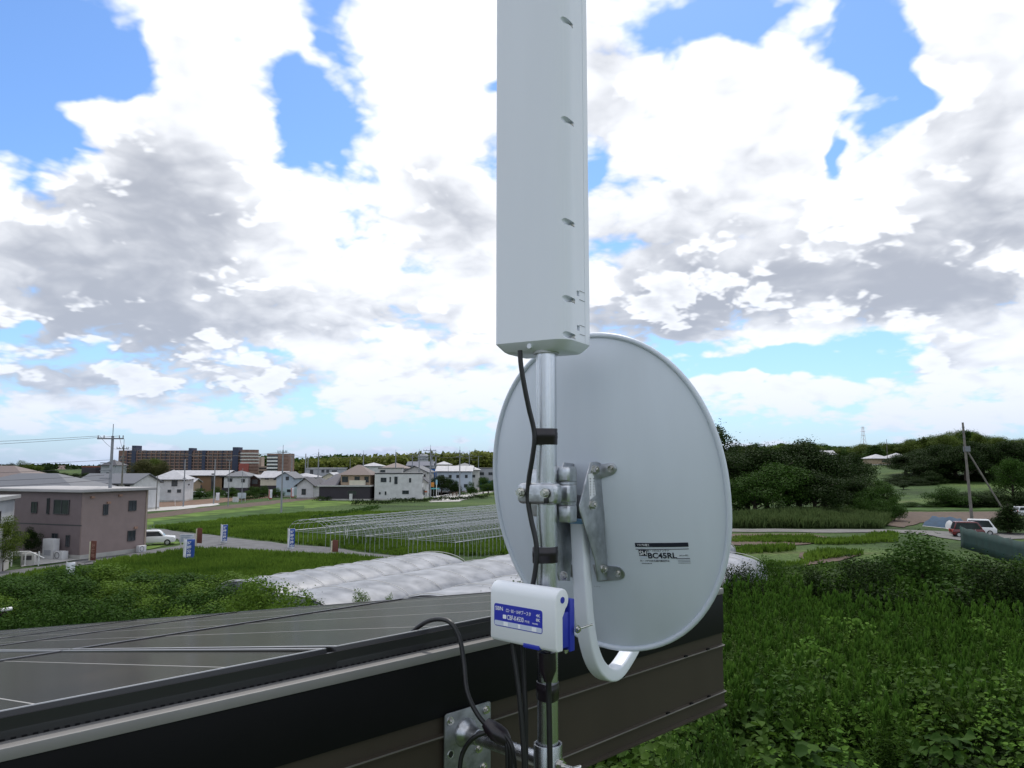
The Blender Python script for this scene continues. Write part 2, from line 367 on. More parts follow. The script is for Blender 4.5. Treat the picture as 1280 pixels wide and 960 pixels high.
black_metal = mat('black_fascia', (.006, .006, .007), .55, var=.25, scale=3, spec=.12)
brown_metal = mat('brown_fascia', (.046, .038, .028), .5, var=.12, scale=4, spec=.2, stretch=(1, 1, .2))
flash_metal = mat('grey_flashing', (.20, .195, .19), .45, var=.08, scale=9, spec=.5)
wall_grey = mat('wall_panel', (.30, .28, .25), .8, var=.1, scale=2)
glass_dark = mat('window_glass', (.035, .042, .05), .08, var=.3, scale=.8, spec=.6)
def roof_house():
    hs = thing('house', 'near house with dark low roof edge that carries the mast and panels', 'house', tuple(wp(S0, -6, -EYE)))
    B = lambda: MB()
    def strip(mb, poly, s0=S0, s1=S1): return mb.prism(poly, W0 + EZ, WN, UP, WT, s0, s1)
    m = B(); strip(m, [(-.30, -.322 - .30 * TS * .5), (-.30, -.36), (-.002, -.345), (-.002, -.319)]); m.build('roof_edge', black_metal, hs, True)
    m = B(); strip(m, [(-.28, -.326 - .25 * TS), (-8.4, -.326 - 8.4 * TS), (-8.4, -.40 - 8.4 * TS), (-.28, -.40 - .25 * TS)]); m.build('roof', mat('roof_sheet', (.045, .042, .04), .6, spec=.4), hs, True)
    m = B(); strip(m, [(-.024, -.3152), (.0, -.3165), (.0065, -.3165), (.0065, -.331), (.001, -.331), (.001, -.3195), (-.024, -.318)]); m.build('flashing', flash_metal, hs, True, bevel=.0012)
    m = B(); strip(m, [(-.04, -.330), (.004, -.3315), (.004, -.427), (-.04, -.427)]); m.build('fascia_board', black_metal, hs, True, bevel=.001)
    # three brown fascia courses, lapped
    for k, (a, b, o) in enumerate(((-.4275, -.4615, 0), (-.4625, -.5745, .0012), (-.5755, -.608, .0024))):
        m = B(); strip(m, [(-.02, a), (o - .002, a), (o - .002, b + .006), (o + .0055, b + .0035), (o + .0055, b), (-.02, b)])
        co = m.build('fascia_course', brown_metal, hs, True)
        if k < 2:
            m = B(); strip(m, [(o + .0045, b + .0042), (o + .0062, b + .0034), (o + .0062, b + .0022), (o + .0045, b + .0022)]); m.build('lip_highlight', mat('lit_edge', (.20, .19, .17), .4, .6, var=.3, scale=6), co, True)  # thin lighter strip paints the lit line along each lapped lip
    for (z, ss) in ((-.4605, (.02, .45, .70, .80)), (-.5735, (.62, .72, .80))):
        for s in ss:
            m = B(); m.prism([(0, 0), (.012, 0), (.012, .006), (.004, .0075), (0, .006)], wp(s, .002, z), WT, UP, WN, 0, .0035); m.build('clip', black_metal, hs, True)
        m = B(); m.prism([(0, 0), (.012, 0), (0, .006)], wp(S1 - .012, .0025, z - .001), WT, UP, WN, 0, .002); m.build('end_clip', mat('bare_metal', (.7, .7, .7), .35, 1), hs, True)
    m = B(); strip(m, [(-.05, -.604), (-.50, -.604), (-.50, -.612), (-.05, -.612)]); m.build('soffit', wall_grey, hs, True)
    # body of the house below the eaves
    a, b = S0 + .5, S1 - .5
    m = B(); strip(m, [(-.47, -EYE), (-.47, -.612), (-1.0, -.62), (-7.9, -.45 - 7.9 * TS), (-7.9, -EYE)], a, b); m.build('wall', wall_grey, hs, True)
    m = B(); m.prism([(a, .0), (b, .0), (b, .05), (a, .05)], wp(0, -.47, -EYE), WT, WN, UP, 0, .45); m.build('plinth', concrete, hs, True)
    m = B(); m.box(-.9, .9, -.02, .05, .9, 2.1, Matrix.Translation(wp(-1.6, -.47, -EYE + 2.9)) @ Matrix((( *WT, 0), (*WN, 0), (*UP, 0), (0, 0, 0, 1))).transposed()); w = m.build('window', glass_dark, hs, True)
roof_house()

# ------------------------------------------------------------------ solar panels on the roof
frame_metal = mat('panel_frame', (.016, .016, .018), .35, var=.1, spec=.5)
pv_glass = mat('panel_glass', (.030, .025, .018), .20, var=.3, scale=2.5, spec=.16, stretch=(1, 1, 1))
pv_glass.node_tree.nodes['Principled BSDF'].inputs['IOR'].default_value = 1.22
grid_metal = mat('panel_busbar', (.30, .29, .27), .5, var=.1)
def panels():
    RD = (-WN - UP * TS).normalized(); RN = WT.cross(RD); RN = RN if RN.z > 0 else -RN
    O = wp(0, -.022, -.2835)
    cols = [(-3.62, -2.515), (-2.495, -1.39), (-1.37, -.262), (-.246, .868)]; rows = [(k * 1.335, k * 1.335 + 1.32) for k in range(6)]
    for r, (d0, d1) in enumerate(rows):
        for c, (a, b) in enumerate(cols):
            near = ('first', 'second', 'third', 'fourth', 'fifth', 'sixth')[r] + ' row down from the black fascia'
            side = ('beside the roof end', 'second from roof end', 'third from roof end', 'fourth from roof end')[3 - c]
            t = thing('solar_panel', 'dark solar panel %s, %s' % (near, side), 'solar panel', tuple(O + WT * a + RD * d0), 0, 'solar panels on the near roof')
            fr = MB(); w = .011; h = .036
            for (x0, x1, y0, y1) in ((a, b, d0, d0 + w), (a, b, d1 - w, d1), (a, a + w, d0 + w, d1 - w), (b - w, b, d0 + w, d1 - w)):
                fr.prism([(x0, y0), (x1, y0), (x1, y1), (x0, y1)], O, WT, RD, RN, -h, 0)
            fr.build('frame', frame_metal, t, True, bevel=.0015)
            g = MB(); g.prism([(a + w, d0 + w), (b - w, d0 + w), (b - w, d1 - w), (a + w, d1 - w)], O, WT, RD, RN, -.006, -.0025); go = g.build('glass', pv_glass, t, True)
            lim = MB()
            for k in range(1, 5):
                x = a + (b - a) * k / 4.6 + .0
                lim.prism([(x, d0 + .02), (x + .003, d0 + .02), (x + .003, d1 - .02), (x, d1 - .02)], O, WT, RD, RN, -.0025, -.0022)
            lim.build('busbar', grid_metal, go, True)
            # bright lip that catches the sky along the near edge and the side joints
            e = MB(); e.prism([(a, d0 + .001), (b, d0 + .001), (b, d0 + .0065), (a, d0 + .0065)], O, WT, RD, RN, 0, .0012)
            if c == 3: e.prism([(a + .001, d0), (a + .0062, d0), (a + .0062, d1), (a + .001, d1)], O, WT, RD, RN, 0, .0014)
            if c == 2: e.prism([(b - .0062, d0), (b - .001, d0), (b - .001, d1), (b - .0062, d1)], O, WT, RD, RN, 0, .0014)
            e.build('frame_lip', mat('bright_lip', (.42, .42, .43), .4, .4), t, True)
    # ribbed dark cover closing the gap under the first row
    c = thing('edge_cover', 'black ribbed cover strip under the first row of solar panels', 'cover strip', tuple(wp(-3.6, -.05, -.32)))
    m = MB(); m.prism([(-.0225, -.290), (-.0185, -.290), (-.0185, -.3153), (-.0225, -.3153)], W0 + EZ, WN, UP, WT, -3.62, .868); m.build('face', frame_metal, c, True)
    m = MB()
    for k in range(400):
        s = -3.6 + k * .0112; m.box(-.0028, .0028, 0, .0022, -.0022, 0, Matrix.Translation(wp(s, -.0185, -.3131)) @ Matrix(((*WT, 0), (*WN, 0), (*UP, 0), (0, 0, 0, 1))).transposed())
    o = m.build('rib', black_metal, c, True, smooth=0); o['kind'] = 'stuff'
panels()

# ------------------------------------------------------------------ mast, brackets, dish, antenna, booster
def galv(name, streak=(1, 1, 1), scale=25, rough=.34, v=.62):
    return mat(name, (v * .62, v * .64, v * .67), rough, 1.0, var=0, scale=scale, col2=(v * 1.12, v * 1.15, v * 1.2), stretch=streak, bump=.15, bscale=140)
galv_pipe = galv('galvanised_pipe', (60, 60, .6), 1.2, .22, .66)
galv_plate = galv('galvanised_plate', (1, 1, 1), 45, .38, .55)
galv_shaded = galv('galvanised_wall_plate', (1, 1, 1), 45, .45, .30)  # darker copy of the plate metal, its shade put into the colour
galv_cast = galv('galvanised_clamp', (1, 1, 1), 70, .33, .60)
steel = mat('bolt_steel', (.62, .61, .58), .25, 1.0, var=.15, scale=80)
white_plastic = mat('antenna_plastic', (.76, .79, .85), .42, var=.012, scale=2.5, stretch=(8, 8, 1), bump=.02, bscale=300)
dish_paint = mat('dish_paint', (.61, .66, .73), .38, var=.03, scale=3, stretch=(6, 6, 1), bump=.02, bscale=200)
arm_paint = mat('arm_paint', (.76, .79, .85), .35, var=.02, scale=6)
booster_white = mat('booster_white', (.78, .80, .83), .4, var=.015, scale=6)
blue_plastic = mat('blue_plastic', (.022, .035, .36), .38, var=.08, scale=10)
label_blue = mat('label_blue', (.025, .035, .40), .35, var=.03)
label_pale = mat('label_pale', (.55, .60, .72), .4, var=.05)
ink_white = mat('ink_white', (.85, .86, .9), .45, var=.02)
ink_black = mat('ink_black', (.012, .013, .03), .45, var=.05)
cable_black = mat('cable_black', (.010, .010, .011), .42, var=.2, scale=40, spec=.5)
tape_black = mat('tape_black', (.014, .010, .014), .30, var=.2, scale=60, spec=.5)
cap_blue = mat('cap_blue', (.22, .42, .66), .3, var=.1)

def hexbolt(mb, p, d, r=.006, L=.006, shank=0.0):
    d = Vector(d).normalized(); p = Vector(p)
    if shank: mb.cyl(p, p + d * shank, r * .55, 10)
    q = p + d * shank
    mb.cyl(q, q + d * .0015, r * 1.35, 18); mb.cyl(q + d * .0015, q + d * (.0015 + L), r, 6)
    mb.cyl(q + d * (.0015 + L), q + d * (.003 + L), r * .55, 12)

def mast():
    t = thing('antenna_mast', 'galvanised steel mast pipe standing on the wall bracket socket', 'mast', tuple(MAST + UP * -.62))
    m = MB(); a = MAST + UP * -.66; b = MAST + UP * .30
    m.tube([a, a.lerp(b, .5), b], .0165, 40, caps=True); m.build('pipe', galv_pipe, t, True)
    for (z0, z1, nm) in ((.031, .057, 0), (-.156, -.131, 1), (-.366, -.340, 2)):
        m = MB(); pr = []; n = 48; zz = [(z0, .0176), (z0 + .001, .0180), (z0 * .62 + z1 * .38, .0180), (z0 * .6 + z1 * .4, .0184), (z0 * .25 + z1 * .75, .0184), (z0 * .22 + z1 * .78, .0180), (z1 - .001, .0180), (z1, .0176)]
        for z, rr in zz:
            for j in range(n):
                th = 2 * math.pi * j / n; x, y = math.cos(th) * rr, math.sin(th) * rr
                if nm < 2:
                    k = max(0.0, math.cos(th - R(215))) ** 5; x += .0095 * k * math.cos(R(215)); y += .0095 * k * math.sin(R(215))
                else:
                    k = max(0.0, math.cos(th - R(275))) ** 5; x += .008 * k * math.cos(R(275)); y += .008 * k * math.sin(R(275))
                pr.append(MAST + Vector((x, y, z)))
        m.add(pr, [(i * n + j, i * n + (j + 1) % n, (i + 1) * n + (j + 1) % n, (i + 1) * n + j) for i in range(len(zz) - 1) for j in range(n)] + [tuple(range(n)), tuple(range((len(zz) - 1) * n, len(zz) * n))])
        m.build('tape_wrap', tape_black, t, True)
mast()

def wall_bracket():
    A = wp(0, .0, 0); A.z = 0
    s0, s1 = -.048, .06
    t = thing('wall_bracket', 'galvanised wall bracket with perforated plate and pipe arm holding the mast', 'bracket', tuple(wp(0, 0, -.62)))
    # plate; black discs paint the dark of its holes
    m = MB(); o = wp(0, .0055, 0)
    m.prism(rrect(.054, .105, .006), wp(.006, .0055, -.527), WT, UP, WN, 0, .0028); pl = m.build('plate', galv_shaded, t, True, bevel=.0006)
    zs = wp(0, .0, -.46)
    bos = wp(-.0005, .0083, -.462)
    h = MB(); rr = random.Random(3)
    holes = [(-.036, -.435), (.048, -.435), (-.034, -.49), (.03, -.497), (-.026, -.535), (.042, -.53), (.015, -.545), (-.036, -.565), (.03, -.565), (-.01, -.58), (.05, -.58)]
    for i, (s, z) in enumerate(holes):
        p = wp(s, .0082, z); ring = MB()
        ring.tube([p + (WT * math.cos(a) + UP * math.sin(a)) * .0062 for a in [2 * math.pi * k / 18 for k in range(19)]], .0011, 6); ring.build('hole_rim', galv_cast, t, True)
        hb = MB(); hb.cyl(p - WN * .002, p + WN * .0006, .005, 14); hb.build('hole_dark', cable_black, t, True)
        if i in (0, 1, 3, 5, 8):
            b = MB(); hexbolt(b, p, WN, .0052, .004); b.build('bolt', steel, t, True)
    m = MB(); m.tube([bos, bos + WN * .004, bos + WN * .010, bos + WN * .02, bos + WN * .034], [.024, .0235, .0175, .0145, .0133], 28); m.build('flange', galv_cast, t, True)
    m = MB(); m.cyl(bos + WN * .02, bos + WN * .18, .0122, 24); m.build('arm', galv_pipe, t, True)
    mz = MAST.copy(); c0 = mz + UP * -.433; c1 = mz + UP * -.66
    m = MB(); n = 36
    for (ra, rb) in ((.0225, .0195),):
        v = []; 
        for z in (c0, c1):
            for r_ in (ra, rb): v += [z + Vector((r_ * math.cos(2 * math.pi * j / n), r_ * math.sin(2 * math.pi * j / n), 0)) for j in range(n)]
        f = []
        for j in range(n):
            k = (j + 1) % n
            f += [(j, k, n + k, n + j), (2 * n + j, 3 * n + j, 3 * n + k, 2 * n + k), (j, 2 * n + j, 2 * n + k, k), (n + j, n + k, 3 * n + k, 3 * n + j)]
        m.add(v, f)
    m.build('socket', galv_pipe, t, True, bevel=.0006)
    p = mz + UP * -.462; d = Vector((.80, -.6, 0)).normalized()
    b = MB(); hexbolt(b, p + d * .0215, d, .0085, .006); b.cyl(p + d * .03, p + d * .046, .0042, 12); b.build('clamp_bolt', steel, t, True)
    b = MB(); e = p + d * .046; q = d.cross(UP)
    b.tube([e - d * .003 + q * .0, e + d * .004 - UP * .002 + q * .010, e + d * .002 + q * .016], [.004, .0042, .003], 10); b.tube([e, e + d * .004 - q * .010, e + d * .003 - q * .015], [.004, .0042, .003], 10); b.build('wing_nut', steel, t, True)
wall_bracket()

# ---- dish
DA, DE, DL, DZ, DRV, DASP, DDEP = .6084, .1677, .1851, -.0516, .2835, .8227, .057
NH = Vector((math.sin(DA), math.cos(DA), 0)); DR_ = Vector((math.cos(DA), -math.sin(DA), 0))
DN = Vector((math.sin(DA) * math.cos(DE), math.cos(DA) * math.cos(DE), math.sin(DE))); DU = DR_.cross(DN)
DC = MAST + NH * DL + UP * DZ
def dish_pt(x, y, eps=0.0):
    rho2 = (x / (DASP * DRV)) ** 2 + (y / DRV) ** 2
    return DC + DR_ * x + DU * y - DN * (DDEP * (1 - rho2) + eps)
def dish_hit(px, py):
    r = ray(px, py); o = Vector((0, 0, EYE)); t = 1.3
    for _ in range(30):
        p = o + r * t - DC; x, y, n = p.dot(DR_), p.dot(DU), p.dot(DN)
        f = n + DDEP * (1 - (x / (DASP * DRV)) ** 2 - (y / DRV) ** 2)
        t -= f / (r.dot(DN) + .2) * .9
    p = o + r * t - DC
    return p.dot(DR_), p.dot(DU)
def decal(string, x0, y0, w, h, eps=.0009, bold=.012):
    g, f = text_geo(string, w, h, bold); m = MB()
    if g: m.add([dish_pt(x0 + a, y0 + b, eps) for a, b in g], f)
    return m
def sup(th, e=2.12):
    c, s = math.cos(th), math.sin(th); k = (abs(c) ** e + abs(s) ** e) ** (-1 / e)
    return c * k, s * k
def bp(al, be, z): return MAST + DR_ * al + NH * be + UP * z
def dish():
    t = thing('satellite_dish', 'light grey satellite dish seen from behind, clamped to the mast', 'satellite dish', tuple(DC - UP * .3))
    n, k = 96, 26; m = MB()
    v = []; 
    for side in (0, 1):
        for i in range(k + 1):
            rho = i / k
            for j in range(n):
                cx, cy = sup(2 * math.pi * j / n)
                mixr = rho ** 1.5
                th = 2 * math.pi * j / n
                x = DASP * DRV * rho * (cx * mixr + math.cos(th) * (1 - mixr)); y = DRV * rho * (cy * mixr + math.sin(th) * (1 - mixr))
                v.append(dish_pt(x, y, -.0016 if side else 0))
    f = []
    for side in (0, 1):
        o = side * (k + 1) * n
        for i in range(k):
            for j in range(n): f.append((o + i * n + j, o + i * n + (j + 1) % n, o + (i + 1) * n + (j + 1) % n, o + (i + 1) * n + j))
    o = (k + 1) * n
    for j in range(n): f.append((k * n + j, k * n + (j + 1) % n, o + k * n + (j + 1) % n, o + k * n + j))
    m.add(v, f); m.build('reflector', dish_paint, t, True, smooth=60)
    m = MB(); ring = []
    for j in range(n + 1):
        cx, cy = sup(2 * math.pi * j / n); ring.append(dish_pt(DASP * DRV * cx * 1.004, DRV * cy * 1.004, .0015))
    m.tube(ring, .0048, 10, caps=False); m.build('rim', dish_paint, t, True, smooth=80)
    # printed label
    x0, y0 = dish_hit(794, 681); x1, y1 = dish_hit(860, 676)
    w = x1 - x0; h0 = w * .085
    m = MB(); pts = [(x0 + w * a / 12, y0 + b * h0) for b in (-.5, .5) for a in range(13)]
    m.add([dish_pt(a, b, .0007) for a, b in pts], [(i, i + 1, 14 + i, 13 + i) for i in range(12)]); lab = m.build('label_band', ink_black, t, True)
    m = MB(); yy = y0 - h0 * .95
    m.add([dish_pt(x0 + w * a / 12, yy - b * h0 * .14, .0007) for b in (0, 1) for a in range(13)], [(i, i + 1, 14 + i, 13 + i) for i in range(12)]); m.build('label_line', ink_black, t, True)
    decal('マスプロ電工', x0 + w * .04, y0 - h0 * .26, w * .24, h0 * .55, .0011).build('lettering', ink_white, t, True)
    decal('BC45RL', x0 + w * .225, y0 - w * .275, w * .54, w * .12, .0009, .028).build('lettering', ink_black, t, True)
    decal('BS・110°CSアンテナ', x0 + w * .22, y0 - w * .135, w * .42, w * .042).build('lettering', ink_black, t, True)
    decal('BS・110°CS右左旋円偏波対応', x0 + w * .06, y0 - w * .345, w * .56, w * .045).build('lettering', ink_black, t, True)
    decal('(45cm形)', x0 + w * .81, y0 - w * .235, w * .16, w * .035).build('lettering', ink_black, t, True)
    m = MB(); a0, b0 = x0 + w * .755, y0 - w * .285
    m.add([dish_pt(a0 + p, b0 + q, .0009) for p, q in ((0, 0), (w * .24, 0), (w * .24, w * .012), (0, w * .012))], [(0, 1, 2, 3)])
    for r_ in range(3): m.add([dish_pt(a0 + p, b0 - w * .03 * (r_ + 1) + q, .0009) for p, q in ((w * .02, 0), (w * .24, 0), (w * .24, w * .006), (w * .02, w * .006))], [(0, 1, 2, 3)])
    o = m.build('fine_print', ink_black, t, True); o['kind'] = 'stuff'
    decal('取扱説明書参照', x0 + w * .08, y0 - w * .39, w * .2, w * .022).build('lettering', ink_black, t, True)
    m = MB(); q0, r0 = x0 + w * .055, y0 - w * .225; qs = w * .155
    m.add([dish_pt(q0 + a * qs, r0 + b * qs * .82, .0009) for a, b in ((0, 0), (1, 0), (1, 1), (0, 1))], [(0, 1, 2, 3)]); m.build('logo_square', ink_black, t, True)
    decal('SH', q0 + qs * .08, r0 + qs * .1, qs * .84, qs * .6, .0013).build('lettering', ink_white, t, True)
    m = MB(); m.add([dish_pt(q0 + a * qs, r0 - qs * .32 + b * qs * .26, .0009) for a, b in ((0, 0), (1, 0), (1, 1), (0, 1))], [(0, 1, 2, 3)]); m.build('logo_bar', label_pale, t, True)
    a0, b0 = dish_hit(743, 733); decal('・・・・', a0, b0, .012, .0016).build('lettering', ink_black, t, True)
    # ---- mount between mast and reflector
    def plate(al, poly, th, nm, mt=galv_plate):
        m = MB(); m.prism(poly, bp(al, 0, 0), NH, UP, DR_, 0, th); return m.build(nm, mt, t, True, bevel=.0008)
    plate(.030, [(.088, .003), (.050, -.066), (.050, -.076), (.100, -.160), (.108, -.196), (.142, -.198), (.144, -.165), (.136, -.12), (.134, .0), (.110, .004)], .0026, 'side_plate')
    plate(-.022, [(.088, .003), (.046, -.066), (.046, -.14), (.07, -.195), (.105, -.20), (.112, -.16), (.134, -.12), (.134, .0)], .0026, 'side_plate')
    m = MB(); m.prism([(-.022, -.02), (.030, -.02), (.030, -.125), (-.022, -.125)], bp(0, .128, 0), DR_, UP, NH, 0, .0026); m.build('back_plate', galv_plate, t, True, bevel=.0006)
    for (ua, va, ub, vb, sx, ht) in ((748, 590, 771, 584, 1, .013), (752, 716, 781, 716, 1, .016), (700, 590, 690, 588, -1, .013), (712, 712, 704, 709, -1, .014)):
        x0, y0 = dish_hit(ua, va); x1, y1 = dish_hit(ub, vb); L_ = math.hypot(x1 - x0, y1 - y0); ex = Vector(((x1 - x0) / L_, (y1 - y0) / L_)); ey = Vector((-ex.y, ex.x))
        poly = [(-.012, ht), (L_ - ht, ht * .8)] + [(L_ - ht * .75 + ht * .75 * math.cos(R(a)), ht * .75 * math.sin(R(a))) for a in range(75, -76, -25)] + [(L_ - ht, -ht * .8), (-.012, -ht)]
        def at(a, b, e): return dish_pt(x0 + ex.x * a + ey.x * b, y0 + ex.y * a + ey.y * b, e)
        n = len(poly); m = MB(); m.add([at(a, b, e) for e in (.0006, .0032) for a, b in poly], [tuple(range(n))[::-1], tuple(range(n, 2 * n))] + [(i, (i + 1) % n, n + (i + 1) % n, n + i) for i in range(n)])
        lug = m.build('lug', galv_plate, t, True, bevel=.0006)
        b = MB(); hexbolt(b, at(L_ - ht * .7, 0, .003), -DN, .0046, .0018); b.build('bolt', steel, lug, True)
    m = MB(); m.prism([(.0335, 0)] and [(.058, -.017), (.076, -.015), (.083, -.052), (.063, -.06)], bp(.0327, .02, 0), NH, UP, DR_, 0, .0004); sc = m.build('scale_label', ink_white, t, True)
    m = MB()
    for k_ in range(7):
        for xo in (.0645, .0765):
            m.prism([(xo - .0018, -.024 - k_ * .0045), (xo + .0018, -.024 - k_ * .0045), (xo + .0018, -.0255 - k_ * .0045), (xo - .0018, -.0255 - k_ * .0045)], bp(.0327, .02, 0), NH, UP, DR_, .0004, .0007)
    m.build('scale_marks', ink_black, sc, True)
    for (be, z) in ((.098, -.010), (.090, -.068)):
        b = MB(); hexbolt(b, bp(.0326, be, z), DR_, .0065, .006); b.build('bolt', steel, t, True)
    for (al, be, z) in ((.0326, .128, -.178), (-.0, .052, -.183)):
        b = MB(); hexbolt(b, bp(al, be, z), DR_ if al > .02 else -NH, .0055, .004); b.build('bolt', steel, t, True)
    # swivel body behind the mast
    m = MB(); m.box(-.026, .029, .020, .050, -.088, -.008, Matrix.Translation(MAST) @ Matrix(((*DR_, 0), (*NH, 0), (*UP, 0), (0, 0, 0, 1))).transposed()); m.build('swivel_body', galv_cast, t, True, bevel=.004)
    Mb = Matrix.Translation(MAST) @ Matrix(((*DR_, 0), (*NH, 0), (*UP, 0), (0, 0, 0, 1))).transposed()
    for (z0, z1) in ((-.029, -.004), (-.062, -.033), (-.094, -.066)):
        m = MB(); m.box(.012, .034, .012, .04, z0, z1, Mb); m.build('swivel_ear', galv_cast, t, True, bevel=.004, seg=3)
    m = MB(); m.box(-.040, -.022, .012, .03, -.086, -.008, Mb); m.build('swivel_ear', galv_cast, t, True, bevel=.003)
    # clamp strap in front of the mast
    m = MB(); poly = rrect(.037, .0165, .0085, 4)
    m.prism(poly, bp(-.0035, -.026, -.047), DR_, UP, NH, 0, .02); m.build('mast_clamp', galv_cast, t, True, bevel=.0045, seg=3)
    for al in (-.030, .016):
        b = MB(); hexbolt(b, bp(al, -.026, -.0455), -NH, .0058, .006, .004); b.build('clamp_bolt', steel, t, True)
    m = MB(); m.box(.012, .020, -.0285, -.024, -.0615, -.051, Mb); m.build('clamp_slot', cable_black, t, True, bevel=.001)
    # feed arm
    path = [(.094, -.098), (.098, -.15), (.103, -.21), (.110, -.262), (.123, -.307), (.146, -.343), (.180, -.366), (.216, -.371), (.254, -.358), (.30, -.332), (.36, -.295), (.43, -.235), (.47, -.2)]
    pts = spline([bp(.006, b, z) for b, z in path], 8)
    m = MB(); m.tube(pts, 1, sq=rrect(.0115, .0132, .004, 3), up=NH, mi=0); m.build('feed_arm', arm_paint, t, True, smooth=50)
    m = MB(); m.tube([bp(.006, .094, -.1005), bp(.006, .094, -.093)], 1, sq=rrect(.0125, .0142, .004, 3), up=NH); m.build('arm_cap', cap_blue, t, True, bevel=.001)
    e = bp(.006, .47, -.2); d = (DC - e).normalized()
    m = MB(); m.tube([e - d * .03, e + d * .01, e + d * .03, e + d * .05], [.022, .024, .028, .03], 24); m.build('feed_horn', arm_paint, t, True)
dish()

# ---- flat UHF antenna
def uhf():
    U = Vector((-math.cos(R(30)), math.sin(R(30)), 0)); V = Vector((.5, math.cos(R(30)), 0))
    K = Vector((.0855, 1.195, EYE))
    z0, z1 = .196, 1.02; Wd, Dp = .1335, .098
    t = thing('flat_antenna', 'tall white flat panel antenna on top of the mast', 'antenna', tuple(MAST + UP * .18))
    def prof(ins=0.0):
        out = []
        for (cu, cv, r_, a0) in ((Wd, 0, .010, 0), (0, 0, .026, 1), (0, Dp, .010, 2), (Wd, Dp, .010, 3)):
            r2 = max(.003, r_ - ins * .3)
            for i in range(7):
                q = R(90 * i / 6)
                if a0 == 0: c = (Wd - r2 - ins, r2 + ins); p = (c[0] + r2 * math.cos(q), c[1] - r2 * math.sin(q))
                elif a0 == 1: c = (r2 + ins, r2 + ins); p = (c[0] - r2 * math.sin(q), c[1] - r2 * math.cos(q))
                elif a0 == 2: c = (r2 + ins, Dp - r2 - ins); p = (c[0] - r2 * math.cos(q), c[1] + r2 * math.sin(q))
                else: c = (Wd - r2 - ins, Dp - r2 - ins); p = (c[0] + r2 * math.sin(q), c[1] + r2 * math.cos(q))
                out.append(p)
        return out
    m = MB(); secs = [(z0 - .014, .016), (z0 - .011, .011), (z0, .0012), (z0 + .0015, 0), (.55, 0), (z1, 0), (z1 + .012, .012)]
    v = []; n = 28
    for z, ins in secs: v += [K + U * a + V * b + UP * z for a, b in prof(ins)]
    f = [(i * n + j, i * n + (j + 1) % n, (i + 1) * n + (j + 1) % n, (i + 1) * n + j) for i in range(len(secs) - 1) for j in range(n)]
    f += [tuple(range(n))[::-1], tuple(range((len(secs) - 1) * n, len(secs) * n))]
    m.add(v, f); body = m.build('housing', white_plastic, t, True, smooth=0)
    # screw wells and clip notches are cut into the shell
    cut = MB(); def_z = []
    for py in (28, 152, 279, 375, 420):
        r = ray(712, py); z = r.z * (1.212 / r.y); def_z.append(z)
    for z in def_z:
        cut.cyl(K + U * .0052 - V * .010 + UP * (z + .003), K + U * .0034 + V * .034 + UP * z, .0054, 18)
    for py in (363.5, 407.5):
        r = ray(718, py); z = r.z * (1.215 / r.y)
        cut.box(-.004, .006, .040, .050, z - .0045, z + .0045, Matrix.Translation(K) @ Matrix(((*U, 0), (*V, 0), (*UP, 0), (0, 0, 0, 1))).transposed())
    # long seam groove of the back cover and round the clip tabs
    Mk = Matrix.Translation(K) @ Matrix(((*U, 0), (*V, 0), (*UP, 0), (0, 0, 0, 1))).transposed()
    cut.box(-.003, .0012, .0705, .0717, z0 - .02, z1 + .02, Mk)
    co = cut.build('cutter', None, None, smooth=0)
    Mi = world_of(t).inverted(); co.data.transform(Mi); co.parent = t
    bo = body.modifiers.new('cut', 'BOOLEAN'); bo.object = co; bo.operation = 'DIFFERENCE'; bo.solver = 'EXACT'
    bpy.context.view_layer.update(); dg = bpy.context.evaluated_depsgraph_get()
    me = bpy.data.meshes.new_from_object(body.evaluated_get(dg)); body.modifiers.clear()
    if len(me.polygons) > 60: body.data = me
    bpy.data.objects.remove(co)
    me = body.data; me.polygons.foreach_set('use_smooth', [True] * len(me.polygons)); me.set_sharp_from_angle(angle=R(32))
    if not me.materials: me.materials.append(white_plastic)
    for z in def_z:
        b = MB(); c = K + U * .0036 + UP * z + V * .0335; hexbolt(b, c, -V, .0026, .0018); b.build('screw', steel, t, True)
    for py in (363.5, 407.5):
        r = ray(718, py); z = r.z * (1.215 / r.y)
        for dz in (-.0095, .0052):
            b = MB(); b.box(-.0007, .0004, .050, .0705, z + dz, z + dz + .0007, Mk); b.build('clip_edge', mat('seam_grey', (.35, .36, .38), .6), t, True)
    b = MB(); c = K + U * .068 + UP * (z0 - .006) + V * .004; b.cyl(c - V * .002, c + V * .01, .004, 14); b.build('drain_boss', white_plastic, t, True)
    b = MB(); c = MAST + UP * (z0 - .0165); b.tube([c, c + UP * .006], .021, 28); b.build('mast_collar', mat('collar_grey', (.45, .46, .48), .5), t, True)
uhf()

